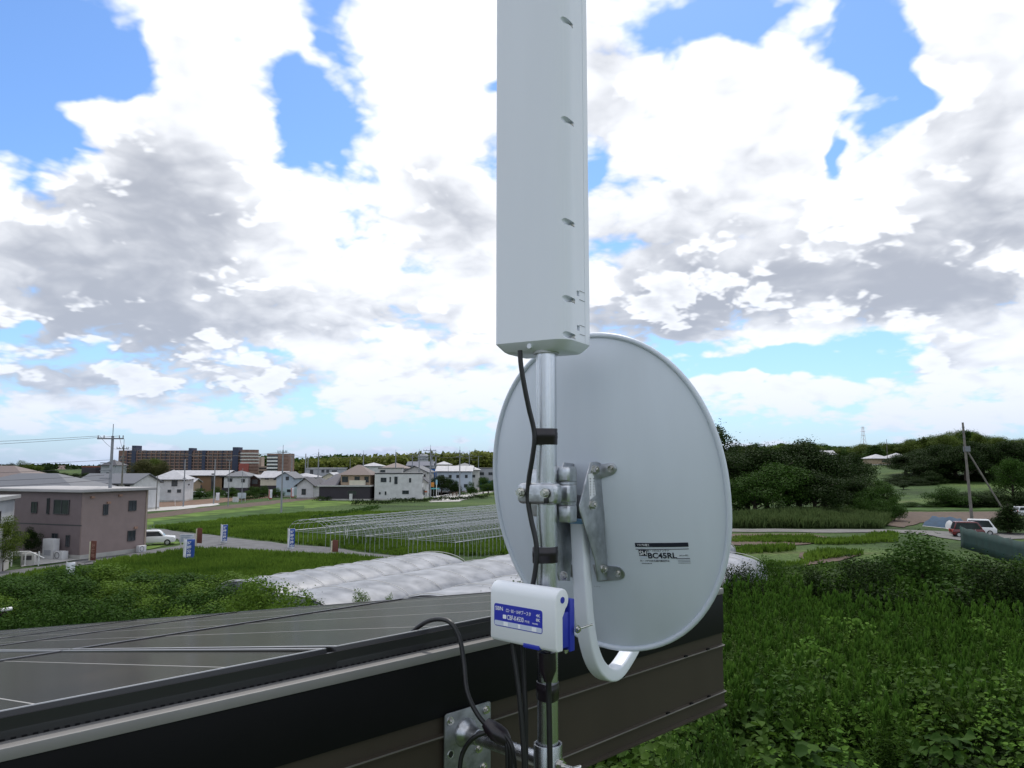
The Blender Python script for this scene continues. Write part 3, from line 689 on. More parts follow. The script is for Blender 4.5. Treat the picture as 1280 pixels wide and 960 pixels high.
# ---- booster box on the mast
def booster():
    Bx = Vector((.735, -.678, 0)).normalized(); By = Vector((.678, .735, 0)).normalized()
    rb = Y(695, 817, 1.150); top = Y(694, 741, 1.150).z
    O = rb - Bx * .1335; H = top - rb.z + .004
    t = thing('booster_box', 'small white and blue amplifier box with a blue label, strapped to the mast', 'booster', tuple(O))
    M = Matrix.Translation(O) @ Matrix(((*Bx, 0), (*By, 0), (*UP, 0), (0, 0, 0, 1))).transposed()
    w = .1335
    # cover: side outline with rounded hinge roll at the top
    out = [(.0, .006), (.004, .0), (.017, .0), (.017, H - .042), (.022, H - .034)]
    for a in range(-60, 181, 20): out.append((.0155 + .0155 * math.cos(R(a)), H - .0165 + .0165 * math.sin(R(a))))
    out += [(.0, H - .03)]
    m = MB(); m.prism(out, O, By, UP, Bx, 0, w); cov = m.build('cover', booster_white, t, True, bevel=.0022, seg=3)
    c = O + By * .0155 + UP * (H - .0165) + Bx * w
    m = MB(); m.cyl(c - Bx * .002, c + Bx * .0006, .0048, 20); m.build('hinge_pin', blue_plastic, t, True)
    m = MB(); m.box(.004, w - .003, .0175, .0345, .003, H - .036, M); m.build('base_case', blue_plastic, t, True, bevel=.0012)
    m = MB(); m.box(.012, w - .001, .0345, .046, -.004, H - .018, M); m.build('back_plate', blue_plastic, t, True, bevel=.0015)
    m = MB(); m.box(w * .52, w * .76, -.0006, .010, -.001, .0055, M); m.build('latch', blue_plastic, t, True, bevel=.001)
    # label
    lx0, lx1 = .009, .108; lz0, lz1 = .0235, .0575
    cx, cz = (lx0 + lx1) / 2, (lz0 + lz1) / 2
    m = MB(); m.prism(rrect((lx1 - lx0) / 2, (lz1 - lz0) / 2, .004), O + Bx * cx + UP * cz, Bx, UP, By, -.0004, .0002); lab = m.build('label', label_blue, t, True)
    m = MB(); m.prism(rrect((lx1 - lx0) / 2 - .0012, .0036, .002), O + Bx * cx + UP * (lz0 + .0048), Bx, UP, By, -.0007, -.0003); m.build('label_strip', label_pale, lab, True)
    m = MB()
    for a in (.034, .062, .092): m.prism(rrect(.0045 if a != .062 else .002, .0030, .0006), O + Bx * (lx0 + a - .009) + UP * (lz0 + .0048), Bx, UP, By, -.001, -.0006)
    m.build('label_icon', ink_white, lab, True)
    def txt(s, x, z, ww, hh, mt=ink_white):
        g, f = text_geo(s, ww, hh); mb = MB()
        if g: mb.add([O + Bx * (x + a) + UP * (z + b) - By * .0008 for a, b in g], f); mb.build('lettering', mt, lab, True)
    txt('SBN', .012, .0475, .016, .006); txt('CS・BS・UHFブースタ', .0345, .0465, .051, .0062); txt('CBF-K4530', .037, .0355, .034, .0072)
    txt('4K', .096, .047, .008, .0045); txt('8K', .096, .0405, .008, .0045); txt('屋外用', .0735, .0355, .009, .004); txt('30dB形', .088, .0355, .012, .0025)
    m = MB(); m.prism(rrect(.0035, .003, .001), O + Bx * .0315 + UP * .039, Bx, UP, By, -.0008, -.0004); m.build('label_icon', ink_white, lab, True)
    # strap bolts that grip the mast
    p = O + Bx * (w + .004) + By * .045 + UP * .028
    b = MB(); b.cyl(p, p + Vector((.6, .55, .06)).normalized() * .034, .0015, 10); hexbolt(b, p, Bx, .0042, .003); b.build('strap_bolt', steel, t, True)
    p2 = O + Bx * (w - .006) + By * .03 + UP * .0; b = MB(); hexbolt(b, p2, -UP, .0035, .003); b.build('earth_screw', steel, t, True)
    return O, Bx, By
BO, BBX, BBY = booster()

# ---- cables
def cable(label, pix, r=.0036, name='cable'):
    pts = [Y(a, b, c) for a, b, c in pix]; o = thing(name, label, 'cable', tuple(pts[0]))
    m = MB(); m.tube(spline(pts, 7), r, 12); m.build('sheath', cable_black, o, True); return o
def cables():
    o = cable('black cable dropping from the flat antenna down the mast', [(650, 438, 1.228), (651, 455, 1.228), (655, 480, 1.228), (661, 510, 1.23), (667, 535, 1.232), (668, 552, 1.232), (665, 575, 1.235), (661, 600, 1.240), (660, 625, 1.242), (664, 650, 1.238), (669, 672, 1.234), (671, 690, 1.232), (669, 715, 1.232), (664, 740, 1.236), (657, 770, 1.24), (654, 812, 1.24), (655, 850, 1.236), (657, 900, 1.23), (657, 1000, 1.225)], .0040)
    cable('black cable hanging straight below the booster box', [(640, 790, 1.228), (642, 815, 1.225), (646, 845, 1.22), (650, 880, 1.215), (654, 930, 1.21), (657, 1000, 1.205)], .0038)
    o = cable('black cable with thick boot taped to the mast below the booster', [(685, 812, 1.200), (685, 830, 1.198), (686, 850, 1.200), (686, 870, 1.202), (687, 920, 1.200), (688, 1000, 1.196)], .0042)
    p = Y(684, 815, 1.202); q = Y(685, 838, 1.202); q2 = Y(685, 852, 1.202)
    m = MB(); m.tube([p, p.lerp(q, .5), q, q2], [.0130, .0132, .0126, .006], 20); m.build('boot', tape_black, o, True)
    b1 = [(470, 850, 1.46), (494, 822, 1.40), (512, 794, 1.38), (530, 779, 1.37), (548, 774, 1.36), (564, 779, 1.34), (575, 800, 1.33), (580, 830, 1.32), (584, 865, 1.30), (597, 893, 1.29), (614, 912, 1.28), (628, 920, 1.27), (640, 938, 1.25), (644, 1000, 1.24)]
    cable('black cable arching up from the roof edge and over the flashing', b1, .0040)
    cable('black cable coiling from the taped bundle across the bracket plate', [(622, 916, 1.268), (606, 916, 1.27), (590, 924, 1.275), (579, 940, 1.28), (575, 960, 1.28), (575, 1000, 1.28)], .0038)
    for k in range(3):
        cable(('first', 'second', 'third')[k] + ' cable of the bunch falling from the taped bundle, counted from the wall plate', [(618 + k * 3, 912 + k * 2, 1.262 - .004 * k), (628 + k * 3, 922, 1.258 - .004 * k), (634 + k * 4, 938 + k * 2, 1.252 - .004 * k), (634 + k * 6, 1000, 1.25)], .0034)
    t = thing('taped_bundle', 'lump of black tape binding the cables beside the bracket arm', 'tape', tuple(Y(625, 920, 1.265)))
    m = MB(); m.tube([Y(607, 903, 1.272), Y(613, 909, 1.268), Y(620, 915, 1.263), Y(628, 921, 1.259), Y(634, 927, 1.256)], [.0085, .0125, .0142, .0135, .009], 16); m.build('wrap', tape_black, t, True)
cables()

# ------------------------------------------------------------------ buildings
def wm(name, c, rough=.8, **k): return mat(name, c, rough, var=k.pop('var', .06), scale=k.pop('scale', 1.2), spec=.3, **k)
pinkgrey = wm('siding_pinkgrey', (.25, .195, .185)); pinkgrey_shade = wm('siding_pinkgrey_shade', (.175, .14, .145))
white_w = wm('wall_white', (.55, .55, .56), var=.1); cream_w = wm('wall_cream', (.58, .53, .44)); tan_w = wm('wall_tan', (.36, .27, .19)); brown_w = wm('wall_brown', (.20, .125, .075))
dark_w = wm('wall_dark', (.045, .04, .05)); grey_w = wm('wall_grey2', (.33, .34, .37)); pale_w = wm('wall_pale', (.50, .49, .47)); bluegrey_w = wm('wall_bluegrey', (.42, .48, .55)); blue_w = wm('wall_blue', (.04, .13, .36)); rust_w = wm('wall_rust', (.30, .085, .065))
roof_grey = wm('roof_grey', (.11, .115, .13), .6, scale=4); roof_brown = wm('roof_brown', (.15, .115, .105), .6, scale=4); roof_dark = wm('roof_dark', (.05, .05, .06), .6, scale=4); roof_pale = wm('roof_pale', (.34, .34, .36), .5, var=.15); trim_w = wm('trim_white', (.7, .7, .7), .5); trim_d = wm('trim_dark', (.06, .06, .065), .5)

UNIT = {}
def unit(name, fn):
    if name not in UNIT: UNIT[name] = fn()
    return UNIT[name]
def win_meshes():
    a = MB(); b = .045
    for (x0, x1, z0, z1) in ((-.5, .5, -.5, -.5 + b), (-.5, .5, .5 - b, .5), (-.5, -.5 + b, -.5 + b, .5 - b), (.5 - b, .5, -.5 + b, .5 - b), (-.02, .02, -.5 + b, .5 - b)): a.box(x0, x1, -.06, .02, z0, z1)
    f = a.mesh('window_frame', smooth=0); f.materials.append(trim_d)
    g = MB(); g.box(-.455, .455, -.025, .01, -.455, .455); p = g.mesh('pane', smooth=0); p.materials.append(glass_dark)
    return f, p
def window(parent, M, w, h):
    f, p = unit('win', win_meshes)
    o = bpy.data.objects.new('window', f); COL.objects.link(o); o.parent = parent
    o.matrix_basis = M @ Matrix.Diagonal((w, 1, h, 1))
    q = bpy.data.objects.new('pane', p); COL.objects.link(q); q.parent = o
def house(name, label, loc, rz, w, dep, h, roof, wall, rmat, wins=(), rise=1.5, over=.5, cat='house', group=None, wall2=None, split=.5, plinth=True):
    """front faces -y; windows: (face, u from face centre, height, width, height)"""
    t = thing(name, label, cat, loc, rz, group); hw, hd = w / 2, dep / 2
    m = MB()
    if roof == 'gable_x': m.prism([(-hd, 0), (hd, 0), (hd, h), (0, h + rise - .06), (-hd, h)], Vector(), Vector((0, 1, 0)), UP, Vector((1, 0, 0)), -hw, hw)
    elif roof == 'gable_y': m.prism([(-hw, 0), (hw, 0), (hw, h), (0, h + rise - .06), (-hw, h)], Vector(), Vector((1, 0, 0)), UP, Vector((0, -1, 0)), -hd, hd)
    else: m.box(-hw, hw, -hd, hd, 0, h)
    m.build('wall', wall, t, smooth=0)
    if wall2 is not None:
        m = MB(); m.box(-hw - .03, hw + .03, -hd - .03, hd + .03, .0, h * split); m.build('lower_wall', wall2, t, smooth=0)
    if plinth:
        m = MB(); m.box(-hw - .05, hw + .05, -hd - .05, hd + .05, -.1, .35); m.build('plinth', concrete, t, smooth=0)
    m = MB(); th = .16; o = over
    if roof in ('gable_x', 'gable_y'):
        q, ln = (hd, hw) if roof == 'gable_x' else (hw, hd); k = rise / q
        ax, az = (Vector((0, 1, 0)), Vector((1, 0, 0))) if roof == 'gable_x' else (Vector((1, 0, 0)), Vector((0, -1, 0)))
        m.prism([(-q - o, h - k * o), (0, h + rise), (q + o, h - k * o), (q + o, h - k * o + th), (0, h + rise + th), (-q - o, h - k * o + th)], Vector(), ax, UP, az, -ln - o, ln + o)
    elif roof == 'hip':
        r_ = max(0.01, hw - hd) if hw > hd else .01
        a = [(-hw - o, -hd - o, h), (hw + o, -hd - o, h), (hw + o, hd + o, h), (-hw - o, hd + o, h)]
        b = [(p[0], p[1], h + th) for p in a]; m.add(a + b + [(-r_, 0, h + rise), (r_, 0, h + rise)], [(3, 2, 1, 0), (0, 1, 5, 4), (1, 2, 6, 5), (2, 3, 7, 6), (3, 0, 4, 7), (4, 5, 9, 8), (6, 7, 8, 9), (5, 6, 9), (7, 4, 8)])
    elif roof == 'mono':
        m.prism([(-hd - o, h + .01), (hd + o, h + rise), (hd + o, h + rise + th), (-hd - o, h + .01 + th)], Vector(), Vector((0, 1, 0)), UP, Vector((1, 0, 0)), -hw - o, hw + o)
        m.box(-hw + .02, hw - .02, 0, hd - .02, h, h + rise * .5)
    else:
        m.box(-hw - o, hw + o, -hd - o, hd + o, h, h + .28)
    m.build('roof', rmat, t, smooth=0)
    if roof != 'flat':
        m = MB(); m.box(-hw - o, hw + o, -hd - o - .1, -hd - o, h - (rise / hd * o if roof == 'gable_x' else 0) - .06, h - (rise / hd * o if roof == 'gable_x' else 0) + .06)
        if roof != 'gable_y': m.build('gutter', trim_d, t, smooth=0)
    for (f, u, z, ww, wh) in wins:
        if f == 'f': M = Matrix.Translation((u, -hd - .03, z))
        elif f == 'r': M = Matrix.Translation((hw + .03, u, z)) @ Matrix.Rotation(R(90), 4, 'Z')
        else: M = Matrix.Translation((-hw - .03, -u, z)) @ Matrix.Rotation(R(-90), 4, 'Z')
        window(t, M, ww, wh)
    return t
def hpx(name, label, x0, x1, d, top, roof, wall, rmat, dep=8, rz=0, **k):
    """house spanning columns x0..x1 at distance d whose eaves stand at row top"""
    c = T((x0 + x1) / 2, d); w = (x1 - x0) / FPX * d
    zt = Y((x0 + x1) / 2, top, d).z; h = max(2.6, zt - c.z); rzr = R(rz)
    if rz: w = max(3, (w - abs(math.sin(rzr)) * dep) / math.cos(rzr))
    return house(name, label, (c.x, d + dep / 2 * math.cos(rzr), c.z), rzr, w, dep, h, roof, wall, rmat, **k)
def rowwins(w, h, n, z, ww, wh, face='f', jig=.0):
    return [(face, -w / 2 + w * (i + .5) / n + random.uniform(-jig, jig), z, ww, wh) for i in range(n)]

# the pink-grey building across the road
def pink():
    A = Vector((-37.2, 67.3, 0)); Bc = Vector((-34.7, 73.6, 0)); r = (Bc - A).normalized(); l = Vector((-r.y, r.x, 0)); wr = 7.0; wl = 13.0
    C = A + r * wr / 2 + l * wl / 2; rz = math.atan2(r.y, r.x) - R(90)    # local +y along r
    # local frame: x = -l  (towards the camera side is -y ... right face is +x)
    t = thing('apartment_house', 'mauve two storey apartment house with flat pale roof edge behind a utility pole', 'house', tuple(C), rz)
    hx, hy, h = wl / 2, wr / 2, 5.75
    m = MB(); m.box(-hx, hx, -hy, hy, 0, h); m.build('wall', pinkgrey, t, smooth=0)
    m = MB(); m.box(-hx, hx - .15, -hy - .02, -hy + .05, .35, h - .02); m.build('front_shade_sheet', pinkgrey_shade, t, smooth=0)  # darker sheet paints the shade lying on this face
    m = MB(); m.box(-hx - .3, hx + .5, -hy - .5, hy + .5, h, h + .26); m.build('roof', wm('roof_edge_pale', (.36, .35, .35)), t, bevel=.03)
    m = MB(); m.box(-hx, hx + .01, -hy - .035, -hy - .02, 2.85, 2.95); m.build('band', trim_d, t, smooth=0)
    m = MB(); m.box(-hx - .04, hx + .04, -hy - .06, hy + .04, -.1, .38); m.build('plinth', concrete, t, smooth=0)
    for (u, z, w, hh) in ((.6, 4.35, .75, 1.0), (2.35, 4.5, .3, 1.4), (4.0, 4.45, 1.9, 1.25), (5.0, 1.55, .45, 1.0), (3.4, 1.9, .7, .5), (-1.8, 1.7, 1.7, 1.0), (-4.4, 4.4, 1.5, 1.2)):
        window(t, Matrix.Translation((u, -hy - .05, z)), w, hh)
    for (u, z, w, hh) in ((1.7, 4.35, .85, .95), (1.75, 1.6, .85, .95), (-1.2, 4.15, .5, .95)):
        window(t, Matrix.Translation((hx + .03, u, z)) @ Matrix.Rotation(R(90), 4, 'Z'), w, hh)
    m = MB(); m.cyl((hx + .06, hy - .2, .1), (hx + .06, hy - .2, h), .05, 8); m.build('downpipe', wm('pipe_tan', (.4, .33, .26)), t)
    for (u, z) in ((-2.6, 5.3), (.3, 5.35), (2.2, 2.3), (-.9, 4.75)):
        m = MB(); m.box(hx, hx + .12, u - .18, u + .18, z - .1, z + .1); m.build('vent_hood', wm('vent_tan', (.32, .2, .15)), t)
    for k, (u, w, hh, nm, lb) in enumerate(((3.7, 1.3, 1.75, 'water_heater', 'tall white water heater tank against the mauve apartment house'), (5.0, .95, .75, 'air_conditioner', 'outdoor air conditioner unit beside the tall water heater tank'))):
        M = Matrix.Translation(C) @ Matrix.Rotation(rz, 4, 'Z'); p = M @ Vector((u, -hy - .55, 0))
        o = thing(nm, lb, 'appliance', tuple(p), rz); m = MB(); m.box(-w / 2, w / 2, -.35, .25, .06, hh); m.build('casing', white_w, o, bevel=.02)
        m = MB()
        if k: m.tube([Vector((-.12 + .26 * math.cos(a), -.37, .4 + .26 * math.sin(a))) for a in [2 * math.pi * i / 20 for i in range(21)]], .02, 5); m.build('fan_grille', trim_d, o)
        else: m.box(-.4, .4, -.37, -.345, .35, .8); m.build('service_panel', grey_w, o)
        m = MB(); m.box(-w / 2 + .05, w / 2 - .05, -.3, .2, 0, .06); m.build('base', concrete, o, smooth=0)
    M = Matrix.Translation(C) @ Matrix.Rotation(rz, 4, 'Z'); p = M @ Vector((hx + .5, hy - 1.0, 0))
    o = thing('air_conditioner', 'small white outdoor unit at the lit end wall of the mauve house', 'appliance', tuple(p), rz + R(90)); m = MB(); m.box(-.42, .42, -.2, .2, .06, .65); m.build('casing', white_w, o, bevel=.02)
    m = MB(); m.tube([Vector((-.1 + .22 * math.cos(a), -.21, .36 + .22 * math.sin(a))) for a in [2 * math.pi * i / 20 for i in range(21)]], .018, 5); m.build('fan_grille', trim_d, o); m = MB(); m.box(-.4, .4, -.15, .15, 0, .06); m.build('base', concrete, o, smooth=0)
pink()
def left_house():
    c = T(-40, 62); t = house('house', 'pale house with stepped wall left of the concrete driveway', (c.x - 1.6, c.y, 0), R(20), 7, 7, 5.3, 'flat', wm('wall_ash', (.40, .41, .43)), wm('roof_ash', (.3, .3, .3)), wins=[('r', -1.5, 3.9, 1.3, 1.1), ('r', 1.2, 1.5, 1.2, 1.0), ('f', 1.5, 4, 1.2, 1)], over=.35)
    m = MB(); m.box(2.2, 4.6, -4.6, -2.0, 0, 3.3); m.build('porch', wm('porch_ash', (.42, .40, .38)), t, smooth=0)
    # gate with white rail by the drive
    g = thing('gate_rail', 'white handrail and mailbox post beside the concrete driveway', 'railing', tuple(G(14, 708)), R(10)); d = G(14, 708).y
    for x in (0, 1.0, 2.0):
        m = MB(); m.box(x - .04, x + .04, -.04, .04, 0, 1.15); m.build('post', trim_w, g)
    m = MB(); m.tube([(0, 0, 1.15), (1.3, 0, 1.15), (2.4, 0, .6)], .05, 6); m.build('rail', trim_w, g)
    m = MB(); m.box(.55, 1.55, .3, .7, 0, 1.0); m.build('pillar', pale_w, g, bevel=.02); m = MB(); m.box(.75, 1.35, .27, .3, .45, .8); m.build('mailbox', trim_d, g)
left_house()

# houses across the fields ---------------------------------------------------
hpx('house', 'wide low house with grey hipped roof behind the mauve apartment house', -60, 88, 118, 612, 'hip', pale_w, roof_grey, dep=12, rise=2.4, wins=[('f', 3, 3.2, 2, 1)])
hpx('house', 'house with brown-grey roof beyond the grey hipped roof', -70, 28, 150, 599, 'hip', cream_w, roof_brown, dep=12, rise=2.6, wins=[('f', 2, 3, 2, 1)])
hpx('house', 'white house with long grey roof and a row of dark windows', 92, 170, 135, 604, 'gable_x', white_w, roof_grey, dep=9, rise=1.5, rz=-4, wins=rowwins(10.5, 5, 5, 4.0, .9, 1.2))
hpx('house', 'grey gable house squeezed beside the white flat sided house', 165, 184, 175, 604, 'gable_x', pale_w, roof_grey, dep=8, rise=1.3, wins=[('f', 0.5, 4, 1.2, 1.1)])
hpx('house', 'white flat sided house with small square windows and pale hipped roof', 180, 229, 170, 600, 'hip', white_w, roof_pale, dep=9, rise=2.2, rz=12, wins=[('f', -1.5, 4.6, .9, .8), ('f', 1.2, 4.0, 1.2, 1.3), ('f', 3.2, 4.8, .7, .7), ('f', .2, 2.3, .7, .6), ('f', 2.2, 2.3, .8, .7), ('r', -1, 3.6, 1.2, .3)])
hpx('house', 'long brown wooden house with pale roof and dark recessed porch', 212, 279, 205, 594, 'gable_x', brown_w, roof_pale, dep=10, rise=1.1, wins=[('f', -1.2, 4.2, 2.4, 1.2), ('f', -.6, 1.7, 4.0, 1.8), ('f', 4.2, 3.6, .8, 4.2), ('f', -5.2, 1.6, 1.2, 1.2)], over=.7)
hpx('house', 'small tan outbuilding in front of the long brown wooden house', 228, 240, 196, 603, 'gable_x', tan_w, roof_pale, dep=5, rise=.8, wins=[('f', .3, 1.8, 1, 1.1)])
hpx('house', 'white house over a dark lower storey beside the brown wooden house', 277, 309, 205, 596, 'hip', white_w, roof_grey, dep=9, rise=1.6, wall2=dark_w, split=.4, wins=[('f', -1.3, 4.0, 1.2, .9), ('f', 2.2, 3.8, .9, .9), ('f', -.5, 1.2, 2, 1.2)])
hpx('house', 'dark red-brown house with a light porch gable', 308, 326, 207, 600, 'gable_y', wm('wall_maroon', (.05, .026, .022)), roof_pale, dep=9, rise=1.2, wins=[('f', .2, 3.5, 1.6, 1.2), ('f', 0, 1.1, 1.2, .9)])
hpx('house', 'two tone house, cream above and charcoal below', 325, 353, 205, 597, 'gable_x', cream_w, roof_pale, dep=9, rise=1.5, wall2=dark_w, split=.55, wins=[('f', -1.3, 4.4, 1.0, .6), ('f', .8, 4.4, .6, .8), ('f', 0, 1.2, 1.0, .8)])
hpx('house', 'pale blue gabled house with a lower blue lean-to', 345, 366, 195, 597, 'gable_y', bluegrey_w, roof_grey, dep=9, rise=1.3, wins=[('f', .6, 4.6, .8, .9), ('f', 1.2, 1.5, 1.2, .7)], wall2=wm('wall_aqua', (.42, .52, .55)), split=.45)
hpx('house', 'white house with pale roof seen between the gables', 360, 392, 225, 597, 'hip', white_w, roof_pale, dep=9, rise=1.3, wins=[('f', 1.2, 4.2, 1.8, .8)])
hpx('house', 'small white gable house with black barge boards', 371, 391, 185, 606, 'gable_y', white_w, roof_dark, dep=7, rise=1.5, wins=[('f', -.3, 1.6, 1.0, 1.4)], over=.6)
hpx('house', 'low white annex with dark hipped roof behind the small gable house', 386, 404, 192, 605, 'hip', white_w, roof_dark, dep=7, rise=1.7, wins=[('f', .6, 1.6, 1.0, .9)])
hpx('house', 'grey flat roofed modern house with dark window bands', 382, 424, 240, 586, 'flat', grey_w, roof_pale, dep=10, over=.25, wins=[('f', -3.5, 5.3, 1.0, 2.2), ('f', 0, 6.0, .9, .9), ('f', 1.5, 6.0, .9, .9), ('f', 3.6, 5.6, 1.6, 1.4)])
hpx('house', 'cream house with shallow pale gable behind the dark tiled house', 403, 420, 205, 596, 'gable_y', cream_w, roof_pale, dep=8, rise=1.0, wins=[('f', 0, 4, 1, .8)])
def dark_house():
    c = T(432, 176); t = house('house', 'charcoal single storey house with brown tiled upper storey', (c.x, 180, 0), R(-3), 11.6, 9, 3.1, 'flat', dark_w, wm('roof_lip', (.42, .42, .42)), wins=[('f', 1.8, 1.7, 2.0, .9), ('f', -3.6, .8, .5, .5)], over=.35)
    m = MB(); a, b = -1.4, 5.4; m.box(a, b, -2.6, 4, 3.1, 5.8); m.build('upper_wall', tan_w, t, smooth=0)
    m = MB(); m.add([(a - .6, -3.2, 5.7), (b + .6, -3.2, 5.7), (b + .6, 4.6, 5.7), (a - .6, 4.6, 5.7), (1.6, .7, 8.0), (2.4, .7, 8.0)], [(3, 2, 1, 0), (0, 1, 5, 4), (1, 2, 5), (2, 3, 4, 5), (3, 0, 4)]); m.build('upper_roof', roof_brown, t, smooth=0)
    m = MB(); m.add([(-6.1, -4.7, 3.3), (-1.7, -4.7, 3.3), (-1.5, 2, 6.4), (-4.0, 2, 5.8), (-6.1, 4.5, 3.3), (-1.5, 4.5, 3.3)], [(0, 1, 2, 3), (0, 3, 4), (3, 2, 5, 4), (1, 5, 2)]); m.build('slope_roof', wm('roof_slate', (.07, .065, .08), .5), t, smooth=0)
    m = MB(); m.box(1.0, 4.6, -4.2, -3.4, 3.4, 4.5); m.build('balcony', cream_w, t, smooth=0)
    for u, w_, mm in ((-.4, 1.4, 0), (2.4, 1.2, 1), (4.6, 1.0, 0)): window(t, Matrix.Translation((u, -2.63, 4.7)), w_, 1.3)
    m = MB(); m.box(1.3, 1.95, -5.0, -4.55, 0, 1.5); m.build('meter_cabinet', white_w, t, smooth=0)
dark_house()
def white_house():
    c = T(497, 176); t = house('house', 'white boxy two storey house with flat roof and narrow dark windows', (c.x - .3, 181, 0), R(5), 10.8, 9, 5.9, 'flat', white_w, trim_d, over=.05,
        wins=[('f', -3.4, 4.6, 1.3, 1.0), ('f', -1.9, 4.7, .3, 1.2), ('f', -.6, 4.5, .7, 1.7), ('f', 2.6, 4.5, .45, 1.0), ('f', 1.6, 1.8, 1.5, .8), ('f', -4.2, 1.6, .35, .5), ('f', -2.9, 1.6, .35, .8), ('r', -2.8, 4.6, .3, 1.6), ('r', -.6, 4.6, .3, 1.6), ('r', -2.8, 2.0, .3, 1.6), ('r', -.6, 2.0, .3, 1.6)])
    m = MB(); m.box(-4.6, .6, -3.6, 4, 6.0, 7.2); m.build('penthouse', pale_w, t, smooth=0); m = MB(); m.box(-4.75, .75, -3.75, 4.1, 7.2, 7.36); m.build('penthouse_roof', trim_d, t, smooth=0)
    window(t, Matrix.Translation((-3.7, -3.63, 6.6)), 1.1, .5)
    m = MB(); m.box(3.0, 3.7, -4.95, -4.55, 0, .7); m.build('meter_cabinet', grey_w, t, smooth=0)
white_house()
hpx('house', 'grey white gabled house behind the white boxy house', 503, 538, 215, 590, 'gable_y', pale_w, roof_grey, dep=9, rise=1.6, rz=-6, wins=[('f', 2.4, 5.0, 1.2, .7), ('r', 0, 4.6, 1.2, 1)])
hpx('shed', 'little white gabled outbuilding with a dark door beside the tall poles', 521, 533, 190, 602, 'gable_y', white_w, roof_dark, dep=5, rise=.9, cat='shed', wins=[('f', .5, 1.3, .5, 1.3)])
hpx('house', 'pink-brown roofed house behind the white boxy house', 475, 508, 250, 586, 'hip', pale_w, roof_brown, dep=10, rise=2, wins=[('f', 0, 5, 1.4, 1)])
hpx('house', 'pale distant house on the rise above the brown roofs', 452, 476, 300, 583, 'hip', white_w, roof_pale, dep=9, rise=1.5, wins=[('f', 0, 4, 1.2, 1)])
hpx('house', 'dark navy roofed house between the tall utility poles', 509, 540, 270, 582, 'gable_x', grey_w, wm('roof_navy', (.03, .04, .08), .5), dep=9, rise=1.3, wins=[('f', 2, 5, 1.2, 1)])
hpx('building', 'tall blue panelled building end beside the utility pole', 536, 545, 240, 586, 'flat', blue_w, roof_grey, dep=8, over=.1, cat='building', wins=[('f', .2, 4.5, .8, 1.2)])
hpx('house', 'long white two storey building with grey low roof and dark windows', 546, 589, 225, 589, 'gable_x', bluegrey_w, roof_pale, dep=10, rise=1.4, wins=rowwins(9.6, 6, 4, 4.6, .8, .9, jig=.4) + rowwins(9.6, 6, 3, 1.9, 1.1, 1.0, jig=.6))
hpx('house', 'pale house with outside stair beside the blue sheeted building', 586, 598, 230, 588, 'hip', pale_w, roof_pale, dep=9, rise=1.0, wins=[('f', 0, 4.6, .9, .8)])
hpx('building', 'grey building wrapped in blue sheeting on its lower storey', 597, 640, 240, 586, 'flat', grey_w, roof_grey, dep=10, over=.2, cat='building', wall2=blue_w, split=.45, wins=rowwins(10.7, 6, 4, 5.2, 1.3, .9))
hpx('house', 'cream house on the far side of the tree line', 545, 562, 330, 581, 'hip', cream_w, roof_pale, dep=9, rise=1.5, wins=[('f', 0, 4, 1.2, 1)])
hpx('house', 'tiny house with pale walls beyond the long white building', 570, 590, 330, 583, 'hip', white_w, roof_grey, dep=9, rise=1.5, wins=[('f', 0, 4, 1.2, 1)])
hpx('house', 'small brick red topped building behind the pole transformer', 101, 118, 330, 584, 'flat', dark_w, rust_w, dep=9, over=.1, cat='building', wins=[('f', 0, 5, 1.6, 1)])
hpx('house', 'slate tower roofed house with red corners left of the brick block', 125, 144, 330, 582, 'hip', grey_w, roof_dark, dep=9, rise=2.6, cat='building', wins=[('f', 0, 5, 1.6, 1)])
hpx('house', 'far white roofed farmhouse with hipped roof among the dark woods', 1117, 1140, 330, 573, 'hip', wm('wall_farm', (.5, .48, .42)), roof_pale, dep=9, rise=2.2, wins=[('f', -2, 2.8, .9, .8), ('f', 1.2, 2.8, 1.4, .8)], over=.8)
hpx('house', 'low pale roofed barn beside the far farmhouse', 1092, 1114, 322, 578, 'hip', tan_w, roof_pale, dep=9, rise=2.0, wins=[('f', 1, 1.6, 1.4, .8)], over=.8)
hpx('house', 'white roofed cottage peeking out above the dark trees', 1031, 1046, 330, 568, 'gable_x', pale_w, roof_pale, dep=7, rise=1.6, wins=[('f', 0, 2.6, 1, .8)])

